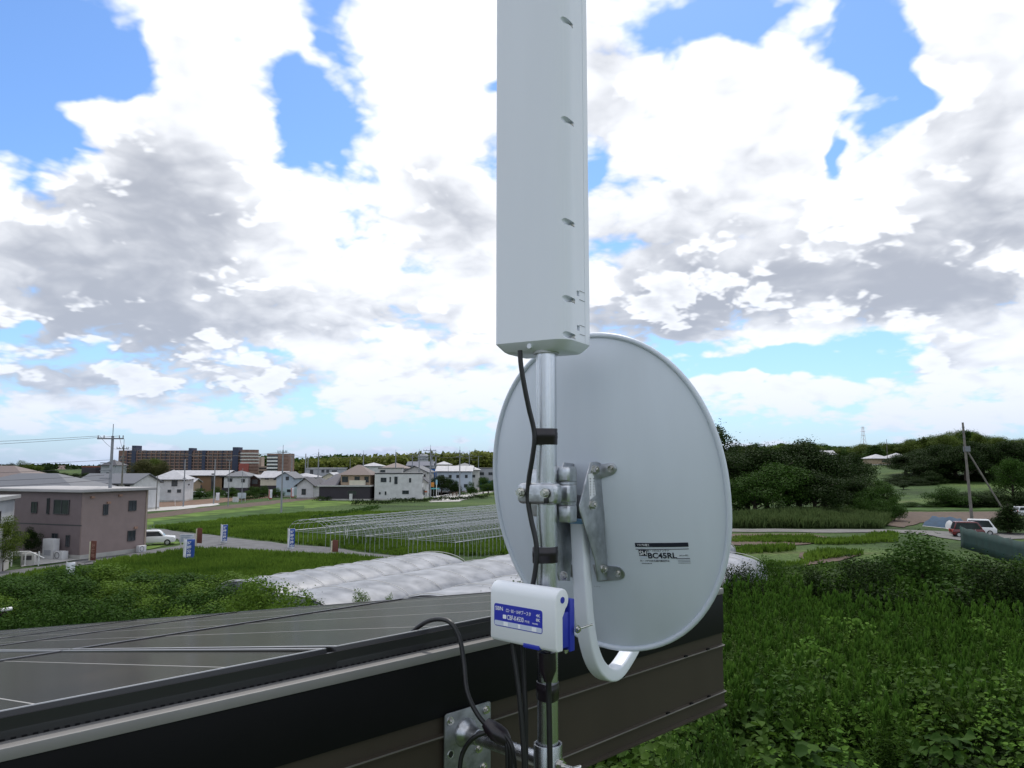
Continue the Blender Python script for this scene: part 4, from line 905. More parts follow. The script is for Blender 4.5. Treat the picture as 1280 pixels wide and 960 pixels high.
# brick apartment block, far
def block():
    brick = wm('brick_brown', (.19, .115, .095), var=.2, scale=.3); brick2 = wm('brick_tan', (.23, .15, .125), var=.15, scale=.3); navy = wm('stair_navy', (.05, .06, .10)); slab = wm('balcony_rail', (.20, .13, .11), var=.12, scale=.25)
    D = 640; x0, x1 = X(147, D), X(303, D); z0 = float(terrain((x0 + x1) / 2, D)); zt = Y(200, 563, D).z
    t = thing('apartment_block', 'long brown brick apartment block of many storeys behind the houses', 'building', ((x0 + x1) / 2, D, z0)); w = x1 - x0; h = zt - z0
    m = MB(); m.box(-w / 2, w / 2, 0, 14, 0, h); m.build('wall', brick, t, smooth=0)
    nf = 13; fh = (h - 1.2) / nf
    for k in range(nf):
        z = .5 + k * fh
        m = MB(); m.box(-w / 2 + 8, w / 2 - 1, -.4, .02, z + 1.25, z + fh - .1); m.build('window_band', glass_dark, t, smooth=0)
        m = MB(); m.box(-w / 2 + 8, w / 2 - 1, -1.6, -1.4, z, z + 1.2); m.build('balcony', slab, t, smooth=0)
    nb = 24
    for k in range(nb + 1):
        x = -w / 2 + 8 + (w - 9) * k / nb
        m = MB(); m.box(x - .25, x + .25, -1.7, 0, 0, h - .2); m.build('fin', brick2 if k % 4 else navy, t, smooth=0)
    for (a, b, top) in ((165, 170, 557), (236, 240, 560), (253, 257, 563), (291, 298, 559)):
        m = MB(); m.box(X(a, D) - (x0 + x1) / 2, X(b, D) - (x0 + x1) / 2, -2.4, 8, 0, Y(200, top, D).z - z0); m.build('stair_tower', navy, t, smooth=0)
    for k in range(8):
        m = MB(); z = h * .25 + k * fh * 1.1; m.box(-w / 2 + 1, -w / 2 + 6, -.12, .02, z, z + 1.2); m.build('window_band', glass_dark, t, smooth=0)
    D2 = 620; a, b = X(297, D2), X(318, D2); z2 = float(terrain(a, D2)); h2 = Y(305, 562, D2).z - z2
    t2 = thing('apartment_tower', 'rounded brick tower block with pale bands at the end of the long block', 'building', ((a + b) / 2, D2 + 8, z2)); rr = (b - a) / 2
    n = 28; m = MB(); m.tube([(0, 0, 0), (0, 0, h2)], [rr, rr], n); m.build('wall', brick, t2, smooth=0)
    for k in range(13):
        z = 1 + k * (h2 - 2) / 13; m = MB(); m.tube([(0, 0, z), (0, 0, z + 1.1)], [rr + .6, rr + .6], n); m.build('balcony', brick2 if k < 9 else pale_w, t2, smooth=0)
    m = MB(); m.box(-rr * .9, rr * .25, -rr - 1.2, -rr + 2, 0, h2 * .68); m.build('red_wing', wm('brick_red', (.30, .085, .075), var=.1, scale=.3), t2, smooth=0)
    D3 = 600; a, b = X(333, D3), X(362, D3); z3 = float(terrain(a, D3)); h3 = Y(340, 567, D3).z - z3; w3 = b - a
    t3 = thing('apartment_tower', 'square tan tower block with white balcony stripes on one side', 'building', ((a + b) / 2, D3, z3))
    m = MB(); m.box(-w3 / 2, w3 / 2, 0, 12, 0, h3); m.build('wall', brick2, t3, smooth=0)
    for k in range(11):
        z = 1 + k * (h3 - 2) / 11; m = MB(); m.box(-w3 / 2 + .4, -w3 * .02, -1.2, -1.0, z, z + 1.15); m.build('balcony', trim_w, t3, smooth=0)
        m = MB(); m.box(-w3 / 2 + .4, -w3 * .02, -.1, .02, z + 1.15, z + 2.4); m.build('window_band', glass_dark, t3, smooth=0)
        m = MB(); m.box(w3 * .06, w3 * .42, -.1, .02, z + .9, z + 2.0); m.build('window_band', brick, t3, smooth=0)
    D4 = 640; a, b = X(318, D4), X(334, D4); z4 = float(terrain(a, D4))
    hh = Y(320, 583, D4).z - z4; t4 = thing('apartment_house', 'pale low apartment wing between the brick tower and the tan tower', 'building', ((a + b) / 2, D4 + 8, z4)); m = MB(); m.box((a - b) / 2, (b - a) / 2 + 1, 0, 10, 0, hh); m.build('wall', wm('wall_sand', (.36, .29, .24)), t4, smooth=0)
    m = MB(); m.box((a - b) / 2, (a - b) / 2 + 2.5, 1, 9, hh, hh + 8); m.build('stair_tower', wm('wall_sand', (.36, .29, .24)), t4, smooth=0)
    for k in range(5):
        m = MB(); m.box((a - b) / 2 + .5, (b - a) / 2 + 1.5, -.1, .02, hh - 2.2 - k * 2.9, hh - 1.0 - k * 2.9); m.build('window_band', glass_dark, t4, smooth=0)
    c = Y(529, 568, 700); z5 = float(terrain(c.x, 700)); t5 = thing('gas_tank', 'round grey tank on the skyline between utility poles', 'tank', (c.x, 700, z5))
    m = MB(); m.tube([(0, 0, 0), (0, 0, c.z - z5 - 1), (0, 0, c.z - z5)], [4.8, 4.8, 3.6], 24); m.build('shell', grey_w, t5, smooth=30)
    for k in range(4):
        m = MB(); z = (c.z - z5) - 2.4 - k * 2.2; m.tube([(0, 0, z), (0, 0, z + .25)], [5.0, 5.0], 24); m.build('hoop', trim_d, t5, smooth=0)
block()

# ------------------------------------------------------------------ utility poles and wires
pole_m = mat('pole_concrete', (.24, .25, .27), .8, var=.12, scale=2); pole_dark = mat('pole_dark', (.16, .145, .13), .85, var=.2, scale=2); arm_m = mat('pole_arm', (.16, .17, .19), .6, var=.15)
insul = mat('insulator', (.25, .25, .27), .3)
TOPS = {}
def pole(px, top, d, label, arms=((.5, 1.3),), lamp=False, r=.21, m_=None, steel_top=.9, rz=0):
    b = T(px, d); zt = Y(px, top, d).z - b.z
    t = thing('utility_pole', label, 'utility pole', tuple(b), rz, 'utility poles')
    h = zt - steel_top; m = MB(); m.tube([(0, 0, -.1), (0, 0, h)], [r, r * .62], 10); m.build('pole', m_ or pole_m, t)
    if steel_top:
        m = MB(); m.tube([(0, 0, h), (0, 0, zt)], .035, 6); m.build('top_spike', arm_m, t)
    for (dz, hl) in arms:
        z = h - dz; m = MB(); m.box(-hl, hl * .8, -.16, -.06, z - .06, z + .06); a = m.build('crossarm', arm_m, t, smooth=0)
        for q in (-.95, -.55, .5, .75):
            m = MB(); m.tube([(q * hl, -.11, z + .06), (q * hl, -.11, z + .16), (q * hl, -.11, z + .2), (q * hl, -.11, z + .3)], [.03, .07, .05, .05], 6); m.build('insulator', insul, a)
    TOPS[px] = (b, h, zt)
    return t
P1 = pole(133, 530, 71, 'grey concrete utility pole standing against the mauve apartment house', ((.25, 1.35),), r=.19, steel_top=1.1)
for z, q in ((8.3, 0), (7.6, 0), (6.9, 0)):
    m = MB(); m.box(-.9, .1, -.24, -.17, z - .04, z + .04); m.build('bracket', arm_m, P1, smooth=0)
m = MB(); m.tube([(.24, -.1, 3.6), (.24, -.1, 3.9)], .1, 8); m.build('lamp_box', white_w, P1)
m = MB(); m.tube([(-.24, -.1, .2), (-.24, -.1, 3.0)], .06, 6); m.build('conduit', pale_w, P1)
pole(150, 549, 116, 'dark utility pole with one sided arm before the brick block', ((.5, .1), (.55, 1.0)), r=.16, m_=pole_dark)
pole(229, 574, 150, 'bare grey pole in front of the white flat sided house', (), r=.15, steel_top=0)
pole(267, 574, 160, 'slim grey pole in front of the long brown house', (), r=.15, steel_top=0)
pole(195, 594, 140, 'short black post on the grass before the white flat sided house', (), r=.1, steel_top=0, m_=pole_dark)
pole(285, 575, 150, 'street light pole beside the white and dark house', ((.05, .6),), r=.1, steel_top=0)
pole(302, 585, 165, 'thin pole rising in front of the two tone houses', (), r=.08, steel_top=0)
pole(351.5, 556, 132, 'tall utility pole on the open field with one sided insulator arm', ((.35, .9),), r=.17)
pole(364, 566, 262, 'distant utility pole right of the tan tower block', ((.3, 1.1),))
pole(381, 567, 230, 'plain tall pole beside the small white gable house', (), steel_top=0)
pole(384, 572, 250, 'slim short pole close to the plain tall pole', ((.4, .6),), steel_top=0)
pole(397, 561, 205, 'utility pole with left pointing arm above the grey flat house', ((1.2, 1.2),))
pole(437, 573, 250, 'thin pole rising behind the brown tiled roof', (), steel_top=0, r=.1)
pole(453.5, 563, 215, 'utility pole with crossarm above the brown tiled roof', ((.3, 1.2),))
pole(494, 562, 225, 'utility pole with crossarm above the white boxy house', ((.5, 1.2),))
pole(515, 565, 245, 'utility pole with wide crossarm left of the round tank', ((.2, 1.3), (.9, .7)))
pole(523.5, 561, 205, 'utility pole beside the corner of the white boxy house', ((.5, 1.3), (1.3, .9)))
pole(537.5, 556, 185, 'tall utility pole standing by the crossing with transformer', ((.5, 1.7), (1.2, 1.1)), r=.2)
pole(539.5, 564, 250, 'utility pole just behind the tall pole at the crossing', ((.6, 1.0),))
pole(544.5, 569, 230, 'utility pole in front of the blue panelled building', ((.1, 1.2),), steel_top=.2)
pole(560, 580, 205, 'slender lamp pole before the long white building', (), steel_top=0, r=.09)
pole(574.5, 558, 195, 'utility pole beside the path fence with double crossarm', ((.8, 1.4), (1.8, .9)), r=.18)
pole(586.5, 563, 270, 'distant utility pole above the grey sheeted building', ((.8, 1.6), (1.7, 1.2)))
pole(598, 569, 330, 'farthest small utility pole near the dish rim', ((.2, 2.0),), steel_top=.3)
PR = pole(1216, 528, 100, 'old leaning timber utility pole with brace by the parked vehicle', (), r=.2, m_=pole_dark, steel_top=0)
PR.rotation_euler = (0, R(-2.0), 0)
m = MB(); m.tube([(.1, 0, 10.2), (4.8, -.6, 0.2)], .11, 8); m.build('brace', pole_dark, PR)
m = MB(); m.box(-.1, .5, -.3, .3, 9.8, 10.5); m.build('fitting', arm_m, PR, smooth=0)
for z in (12.9, 12.3, 11.6):
    m = MB(); m.box(-.12, .12, -.12, .12, z, z + .12); m.build('band', arm_m, PR, smooth=0)
pole(1111, 549, 300, 'slim pole beside the far farmhouse', (), steel_top=0, r=.14, m_=pole_dark)
wire_m = mat('wire', (.03, .03, .035), .6)
WIRES = 0
def wire(a, b, sag, label, r=.022):
    a = Vector(a); b = Vector(b); pts = [a.lerp(b, i / 12) - UP * sag * 4 * (i / 12) * (1 - i / 12) for i in range(13)]
    m = MB(); m.tube(pts, r, 5); o = m.build('wire', wire_m); return tag(o, label, 'wire', 'overhead wires')
def ptop(px, dz, off=0): b, h, zt = TOPS[px]; return b + Vector((off, 0, h - dz))
far_left = Vector((-78, 62, 0))
for k, (dz, off) in enumerate(((.0, -1.2), (.0, .6), (2.2, 0), (2.9, -.3), (3.6, -.6), (4.0, 0))):
    wire(ptop(133, dz, off), far_left + Vector((0, 0, 9.6 - k * .45)), .5 + .1 * k, 'thin overhead wire running left from the pole at the mauve house', .016)
    if k < 4: wire(ptop(133, dz, off), ptop(150, .5, off * .5) - UP * .4 * k, .5, 'thin overhead wire between the two poles left of the brick block', .016)
seq = [150, 351.5, 397, 453.5, 494, 523.5, 537.5, 574.5, 586.5]
for a, b in zip(seq, seq[1:]):
    for off in (-1.0, .8): wire(ptop(a, .4, off), ptop(b, .4, off), .9, 'thin overhead wire strung between the field utility poles', .022)
for a, b in ((537.5, 574.5), (574.5, 598), (515, 537.5)):
    wire(ptop(a, 1.5, .2), ptop(b, 1.5, .2), .6, 'thicker cable strung lower between poles near the crossing', .05)
tr = thing('transformer', 'grey pole transformer can on the tall pole at the crossing', 'transformer', tuple(TOPS[537.5][0] + Vector((.45, -.2, 8.2)))); m = MB(); m.tube([(0, 0, 0), (0, 0, .9)], .3, 14); m.build('can', grey_w, tr); m = MB(); m.tube([(0, 0, .9), (0, 0, 1.0)], .33, 14); m.build('lid', arm_m, tr)
# lattice pylon far off
def pylon(px, top, d, label):
    b = T(px, d); h = Y(px, top, d).z - b.z; t = thing('lattice_pylon', label, 'pylon', tuple(b), .4, 'far lattice pylons'); m = MB(); n = 8
    def ww(z): return 3.2 * (1 - z / h) ** 1.3 + .7
    for sx in (-1, 1):
        for sy in (-1, 1):
            mm = MB(); mm.tube([(sx * ww(h * i / n), sy * ww(h * i / n), h * i / n) for i in range(n + 1)], .16, 4); mm.build('leg', mat('pylon_paint', (.55, .40, .38), .6), t)
    for i in range(n):
        a, c = ww(h * i / n), ww(h * (i + 1) / n); z, zz = h * i / n, h * (i + 1) / n
        for p, q in (((-a, -a, z), (c, -c, zz)), ((a, -a, z), (-c, -c, zz)), ((a, -a, z), (c, c, zz)), ((-a, a, z), (c, c, zz))): m.tube([p, q], .08, 4)
    o = m.build('bracing', mat('pylon_paint', (.55, .40, .38), .6), t); o['kind'] = 'stuff'
    for f in (.72, .84, .95):
        mm = MB(); mm.box(-3.6, 3.6, -.2, .2, h * f, h * f + .3); mm.build('crossarm', mat('pylon_paint', (.55, .40, .38), .6), t, smooth=0)
pylon(1081, 533, 900, 'pale red lattice pylon on the skyline above the woods')
pylon(77, 582, 900, 'faint lattice pylon on the skyline behind the grey roofs')

# ------------------------------------------------------------------ banners, signs, posts
ban_blue = mat('banner_blue', (.02, .07, .30), .75, var=.1); ban_white = mat('banner_white', (.68, .70, .74), .75, var=.04); ban_red = mat('banner_red', (.45, .06, .04), .75, var=.1); ban_brown = mat('banner_brown', (.13, .045, .03), .8, var=.15); pole_white = mat('banner_pole', (.6, .6, .6), .5)
def banner(px, top, bot, d, label, back, front, text=None, w=.62, rz=0, group=None, text_m=None):
    b = G(px, 600); b = Vector((X(px, d), d, 0)); zt = Y(px, top, d).z; zb = Y(px, bot, d).z
    t = thing('banner', label, 'banner', tuple(b), rz, group)
    m = MB(); m.tube([(-w / 2 - .03, 0, 0), (-w / 2 - .03, 0, zt + .08)], .03, 6); m.tube([(-w / 2 - .03, 0, zt), (w / 2, 0, zt)], .015, 5); m.build('pole', pole_white, t)
    n = 8; g = MB(); v = []; ht = zt - zb
    for k in range(n + 1):
        for j in range(5):
            x = -w / 2 + w * j / 4; v.append((x - .05 * (k / n) ** 2, .07 * math.sin(j * 1.3 + k * .8) * (.3 + k / n), zt - ht * k / n + (.04 * (j % 2) if k == n else 0)))
    g.add(v, [(k * 5 + j, k * 5 + j + 1, (k + 1) * 5 + j + 1, (k + 1) * 5 + j) for k in range(n) for j in range(4)], 0)
    for fi in range(len(g.f)): g.m[fi] = 1 if (fi % 4) == 0 or fi // 4 == n - 1 else 0
    cl = g.build('cloth', [front, back], t, smooth=60)
    md = cl.modifiers.new('thick', 'SOLIDIFY'); md.thickness = .012
    if text:
        cs = ht * .9 / (len(text) + .4)
        for i, ch in enumerate(text):
            gg, ff = text_geo(ch, min(w * .6, cs), cs * .85, .02); mb = MB()
            if gg:
                z0 = zt - ht * .05 - cs * (i + 1); mb.add([(-w * .2 + a, -.13, z0 + q) for a, q in gg], ff); mb.build('lettering', text_m or ban_white, cl)
    return t
banner(236, 674, 705, 66, 'large blue and white banner with vertical lettering nearest the shrubs', ban_white, ban_blue, '好評分譲中', .85, R(12))
banner(280, 656, 679, 80, 'blue and white banner at the roadside beside the brown post sign', ban_white, ban_blue, '好評分譲中', .62, R(20))
banner(364, 661, 687, 74, 'blue and white banner by the road near the bare greenhouse hoops', ban_white, ban_blue, '好評分譲中', .62, R(15))
banner(88, 703, 728, 56, 'torn white banner half hidden in the leaves by the road', ban_white, ban_white, None, .5, R(30))
banner(272, 616, 629, 175, 'small white and red banner on the bare field near the dirt path', ban_white, ban_white, None, .75, R(10), 'red and white field banners')
banner(338, 612, 624, 180, 'small red and white banner left of the field utility pole', ban_red, ban_white, None, .75, R(20), 'red and white field banners')
banner(365.5, 610, 622, 185, 'small red and white banner right of the field utility pole', ban_red, ban_white, None, .75, R(20), 'red and white field banners')
banner(284, 615, 623, 190, 'tiny white banner standing next to the street light pole', ban_white, ban_white, None, .6)
def post_sign(px, top, bot, d, label, text=None):
    x = X(px, d); zt = Y(px, top, d).z; t = thing('post_sign', label, 'sign', (x, d, 0), R(-25)); zb = max(.1, Y(px, bot, d).z)
    m = MB(); m.box(-.32, .32, -.03, .03, zb, zt); m.build('board', ban_brown, t, bevel=.01)
    m = MB(); m.box(-.47, -.33, -.05, .05, 0, zt - .1); m.build('post', mat('post_cream', (.55, .52, .38), .8), t)
    if text:
        for i, ch in enumerate(text):
            cs = (zt - zb) / (len(text) + 1); gg, ff = text_geo(ch, .42, cs * .8); mb = MB()
            if gg: mb.add([(-.22 + a, -.034, zt - .15 - cs * (i + 1) + q) for a, q in gg], ff); mb.build('lettering', mat('post_ink', (.35, .2, .15), .8), t)
post_sign(116, 676, 703, 66, 'brown board sign on a cream post at the drive of the mauve house', '分譲地')
post_sign(249, 660, 679, 78, 'brown board sign on a cream post beside the grey notice board')
post_sign(419, 675, 690, 72, 'brown board sign under the corner of the bare greenhouse hoops')
def notice(px0, px1, top, bot, d, label, lines=4, base=0.0):
    x0, x1 = X(px0, d), X(px1, d); zt = Y(px0, top, d).z; zb = Y(px0, bot, d).z; w = x1 - x0
    t = thing('notice_board', label, 'sign', ((x0 + x1) / 2, d, 0), R(8)); m = MB(); m.box(-w / 2, w / 2, -.04, .04, zb, zt); bo = m.build('board', mat('board_pale', (.42, .46, .50), .6), t, bevel=.01)
    for sx in (-1, 1):
        m = MB(); m.box(sx * w * .42 - .05, sx * w * .42 + .05, .04, .12, 0, zt - .1); m.build('post', pale_w, t)
    for k in range(lines):
        m = MB(); z = zt - (zt - zb) * (k + .8) / (lines + .6); m.box(-w * .38, w * (.38 - .1 * (k % 2)), -.046, -.041, z, z + .06); m.build('printed_line', mat('board_ink', (.22, .27, .34), .7), t, smooth=0)
notice(224.5, 241, 668, 678, 76, 'pale grey notice board behind the large blue banner')
notice(297, 307, 616, 623, 170, 'white notice board on two posts in the far field')
t = thing('storage_box', 'white square cabinet beside the far field notice board', 'cabinet', (X(294.5, 168), 168, 0)); m = MB(); m.box(-.55, .55, -.4, .4, 0, 1.0); m.build('cabinet', white_w, t, bevel=.03); m = MB(); m.box(-.6, .6, -.45, .45, 1.0, 1.08); m.build('lid', pale_w, t)
# crossing clutter
def board(px0, px1, top, bot, d, label, m_, cat='sign', legs=True):
    x0, x1 = X(px0, d), X(px1, d); zt = Y(px0, top, d).z; zb = max(.05, Y(px0, bot, d).z); w = x1 - x0
    t = thing('road_sign', label, cat, ((x0 + x1) / 2, d, 0)); m = MB(); m.box(-w / 2, w / 2, -.05, .05, zb, zt); m.build('panel', m_, t, bevel=.01)
    for sx in ((-1, 1) if w > .8 else (0,)):
        m = MB(); m.box(sx * w * .4 - .05, sx * w * .4 + .05, .05, .12, 0, zt); m.build('leg', trim_w if w < .8 else grey_w, t)
board(537.5, 542.5, 603, 608.5, 188, 'orange and yellow square sign beside the tall pole at the crossing', mat('sign_orange', (.55, .23, .04), .6))
board(537.5, 549, 610, 611.5, 188, 'teal horizontal board under the orange sign', mat('sign_teal', (.10, .42, .45), .6))
board(528, 534, 613.5, 615.5, 190, 'low red barrier board beside the little white outbuilding', mat('sign_red', (.45, .12, .06), .6))
for k in range(4): board(526 + 5 * k, 530 + 5 * k, 620.5, 622.6, 186, 'white barrier board in the row at the crossing kerb', trim_w, 'barrier')
for o in bpy.data.objects:
    if o.get('label') == 'white barrier board in the row at the crossing kerb': o['group'] = 'white barrier boards'
t = thing('sign_post', 'slim white post with pale blue top at the crossing', 'post', (X(545.5, 188), 188, 0)); m = MB(); m.tube([(0, 0, 0), (0, 0, 3.2)], .09, 8); m.build('post', trim_w, t); m = MB(); m.box(-.2, .2, -.06, .06, 3.2, 4.4); m.build('plate', mat('sign_sky', (.3, .5, .62), .6), t)
def rail_fence():
    a, b = G(566, 621), G(640, 608); L_ = (b - a).length; ang = math.atan2(b.y - a.y, b.x - a.x)
    t = thing('path_fence', 'brown post and rail fence along the far path', 'fence', tuple(a), ang); n = 22; wood = mat('fence_wood', (.10, .06, .04), .85, var=.2)
    pm = MB(); pm.box(-.1, .1, -.08, .08, 0, 1.15); me = pm.mesh('post', smooth=0); me.materials.append(wood)
    for k in range(n + 1):
        o = bpy.data.objects.new('post', me); COL.objects.link(o); o.parent = t; o.location = (L_ * k / n, 0, 0)
    for z in (.45, .95):
        m = MB(); m.box(0, L_, -.04, .04, z - .06, z + .06); m.build('rail', wood, t, smooth=0)
    return t
rail_fence()
# little stakes round the fields
for k, (px, py) in enumerate(((219, 627), (432, 668), (433, 672), (447, 672))):
    p = G(px, py + 6); t = thing('stake', 'thin white stake leaning in the field grass', 'stake', tuple(p), 0, 'white field stakes'); m = MB(); m.tube([(0, 0, 0), (.1 * (k % 3 - 1), 0, 1.3)], .04, 5); m.build('rod', trim_w, t); m = MB(); m.tube([(.1 * (k % 3 - 1), 0, 1.3), (.1 * (k % 3 - 1), 0, 1.38)], .06, 5); m.build('cap', trim_w, t)

# ------------------------------------------------------------------ cars
tyre_m = mat('tyre', (.015, .015, .016), .85)
def car(label, loc, rz, paint, kind='hatch', L_=3.9, W_=1.6, H_=1.5):
    t = thing('parked_car', label, 'car', tuple(loc), rz); h0 = .28; bel = .85
    prof = [(-L_ / 2, h0 + .05), (-L_ / 2, bel - .1), (-L_ / 2 + .1, bel), (-L_ / 2 + .95 if kind == 'hatch' else -L_ / 2 + .15, bel + .08), (L_ / 2 - .1, bel + .05), (L_ / 2, bel - .2), (L_ / 2, h0 + .05), (L_ / 2 - .2, h0), (-L_ / 2 + .2, h0)]
    m = MB(); m.prism(prof, Vector((0, W_ / 2, 0)), Vector((1, 0, 0)), UP, Vector((0, -1, 0)), 0, W_); bd = m.build('body', paint, t, bevel=.06, seg=3)
    a0 = -L_ / 2 + (.9 if kind == 'hatch' else .12); cab = [(a0, bel), (a0 + .55, H_ - .05), (a0 + .75, H_), (L_ / 2 - .45, H_), (L_ / 2 - .12, bel)]
    m = MB(); m.prism(cab, Vector((0, W_ / 2 - .09, 0)), Vector((1, 0, 0)), UP, Vector((0, -1, 0)), 0, W_ - .18); cb = m.build('cabin', paint, t, bevel=.05, seg=3)
    sc = [(a0 + .22, bel + .07), (a0 + .65, H_ - .12), (L_ / 2 - .5, H_ - .12), (L_ / 2 - .28, bel + .07)]
    for s_ in (-1, 1):
        m = MB(); m.prism(sc, Vector((0, s_ * (W_ / 2 - .09), 0)), Vector((1, 0, 0)), UP, Vector((0, s_, 0)), -.01, .012); m.build('side_window', glass_dark, cb)
    for (xa, za, xb, zb) in ((a0 + .06, bel + .06, a0 + .54, H_ - .1), (L_ / 2 - .13, bel + .06, L_ / 2 - .42, H_ - .1)):
        nx = -.02 if xa < 0 else .02; m = MB(); v = [(xa + nx, -W_ / 2 + .2, za), (xa + nx, W_ / 2 - .2, za), (xb + nx, W_ / 2 - .25, zb), (xb + nx, -W_ / 2 + .25, zb)]
        m.add(v + [(p[0] - nx, p[1], p[2]) for p in v], [(0, 1, 2, 3), (7, 6, 5, 4), (0, 4, 5, 1), (1, 5, 6, 2), (2, 6, 7, 3), (3, 7, 4, 0)]); m.build('windscreen', glass_dark, cb)
    for x in (-L_ / 2 + .7, L_ / 2 - .65):
        for s_ in (-1, 1):
            m = MB(); m.cyl((x, s_ * (W_ / 2 - .18), .3), (x, s_ * (W_ / 2 + .01), .3), .3, 18); w = m.build('wheel', tyre_m, t); m = MB(); m.cyl((x, s_ * (W_ / 2 + .005), .3), (x, s_ * (W_ / 2 + .02), .3), .18, 12); m.build('rim', mat('rim_metal', (.5, .5, .5), .35, .8), w)
    for s_ in (-1, 1):
        m = MB(); m.box(-L_ / 2 - .015, -L_ / 2 + .1, s_ * W_ * .34 - .16, s_ * W_ * .34 + .16, bel - .3, bel - .12); m.build('headlight', trim_w, t, bevel=.02)
        m = MB(); m.box(L_ / 2 - .08, L_ / 2 + .012, s_ * W_ * .42 - .08, s_ * W_ * .42 + .08, bel - .25, bel + .05); m.build('tail_light', ban_red, t, bevel=.01)
    return t
car_white = mat('car_white', (.72, .73, .74), .25, var=.02, coat=.5); car_red = mat('car_red', (.11, .006, .008), .25, var=.05, coat=.5); car_silver = mat('car_silver', (.5, .51, .53), .28, .3, var=.02, coat=.5)
car('white car parked behind the end wall of the mauve apartment house', (X(190, 79), 79.5, 0), R(200), car_white)
car('white car parked on the grass before the brown wooden house', (X(231, 186), 186, 0), R(185), car_white)
car('silver car half hidden by grass beside the brown wooden house', (X(250, 192), 192, 0), R(185), car_silver)
p = G(1219, 673); car('dark red boxy car parked by the green net fence', (p.x, p.y + 1.5, 0), R(165), car_red, 'van', 3.3, 1.5, 1.75)
p = G(1239, 671); car('white van parked behind the dark red car', (p.x + .3, p.y + 2.5, 0), R(150), car_white, 'van', 3.3, 1.5, 1.8)
p = G(1279, 645); car('silver car at the edge of the brown field by the dark hedge', (p.x + .5, p.y, 0), R(185), car_silver)
# green net fence, tarpaulins
def net():
    a, b = G(1201, 684), G(1290, 712); L_ = (b - a).length; ang = math.atan2(b.y - a.y, b.x - a.x); t = thing('net_fence', 'dark green mesh net fence in front of the red car', 'fence', tuple(a), ang); gm = mat('net_green', (.008, .036, .032), .8, var=.25, scale=1.2)
    m = MB(); n = 16; v = []
    for k in range(n + 1):
        for j in range(4): v.append((L_ * k / n, .05 * math.sin(k * 1.7 + j), 2.0 * j / 3 + (.06 * math.sin(k * 2.2) if j == 3 else 0)))
    m.add(v, [(k * 4 + j, (k + 1) * 4 + j, (k + 1) * 4 + j + 1, k * 4 + j + 1) for k in range(n) for j in range(3)]); o = m.build('net', gm, t, smooth=60); md = o.modifiers.new('thick', 'SOLIDIFY'); md.thickness = .015
    for k in range(0, n + 1, 4):
        m = MB(); m.tube([(L_ * k / n, .1, 0), (L_ * k / n, .1, 2.1)], .03, 6); m.build('post', arm_m, t)
net()
def tarp(label, pix, m_, h, seed):
    rr = random.Random(seed); pts = [G(a, b) for a, b in pix]; c = sum(pts, Vector()) / len(pts); t = thing('tarpaulin', label, 'tarpaulin', tuple(c)); m = MB(); a, b, cc, d = pts; n = 12; k = 5; v = []
    for i in range(n + 1):
        for j in range(k + 1):
            p = a.lerp(b, i / n).lerp(d.lerp(cc, i / n), j / k); e = min(1, 3 * min(j, k - j) / k) * min(1, 4 * min(i, n - i) / n + .25)
            v.append((p.x, p.y, .04 + h * e * (.75 + .5 * rr.random())))
    m.add(v, [(i * (k + 1) + j, (i + 1) * (k + 1) + j, (i + 1) * (k + 1) + j + 1, i * (k + 1) + j + 1) for i in range(n) for j in range(k)]); m.build('sheet', m_, t, True, smooth=80)
    m = MB(); m.tube([a + UP * .05, b + UP * .05], .05, 6); m.build('weight_rope', pale_w, t, True)
tarp('blue tarpaulin draped over a low heap beside the brown field', [(1153, 658), (1213, 664), (1209, 655), (1160, 651)], mat('tarp_blue', (.006, .035, .075), .9, var=.25, scale=1.5), 1.0, 1)
tarp('white sheet draped over a low row next to the blue tarpaulin', [(1172, 658), (1207, 668), (1205, 664), (1178, 653)], mat('tarp_white', (.26, .27, .28), .6, var=.15, scale=1.5), .7, 2)
# dark neighbouring roof corner bottom left
def carport():
    t = thing('carport_roof', 'dark lean-to roof corner with white gutter among the shrubs', 'roof', (-21.7, 30, 0), R(-25)); m = MB(); m.prism([(-2, 2.9), (1.4, 2.5), (1.4, 2.35), (-2, 2.75)], Vector(), Vector((1, 0, 0)), UP, Vector((0, 1, 0)), -1.6, 1.6); m.build('roof', wm('roof_maroon', (.035, .015, .017), .5), t, smooth=0)
    m = MB(); m.tube([(1.45, -1.7, 2.55), (1.45, 1.7, 2.55)], .07, 8); m.build('gutter', trim_w, t)
    m = MB(); m.prism([(-2, 3.0), (1.4, 2.6), (1.4, 2.56), (-2, 2.96)], Vector(), Vector((1, 0, 0)), UP, Vector((0, 1, 0)), -1.66, -1.6); m.build('verge_trim', trim_w, t)
    for y in (-1.4, 1.4):
        m = MB(); m.box(1.1, 1.25, y - .07, y + .07, 0, 2.5); m.build('post', trim_d, t)
carport()

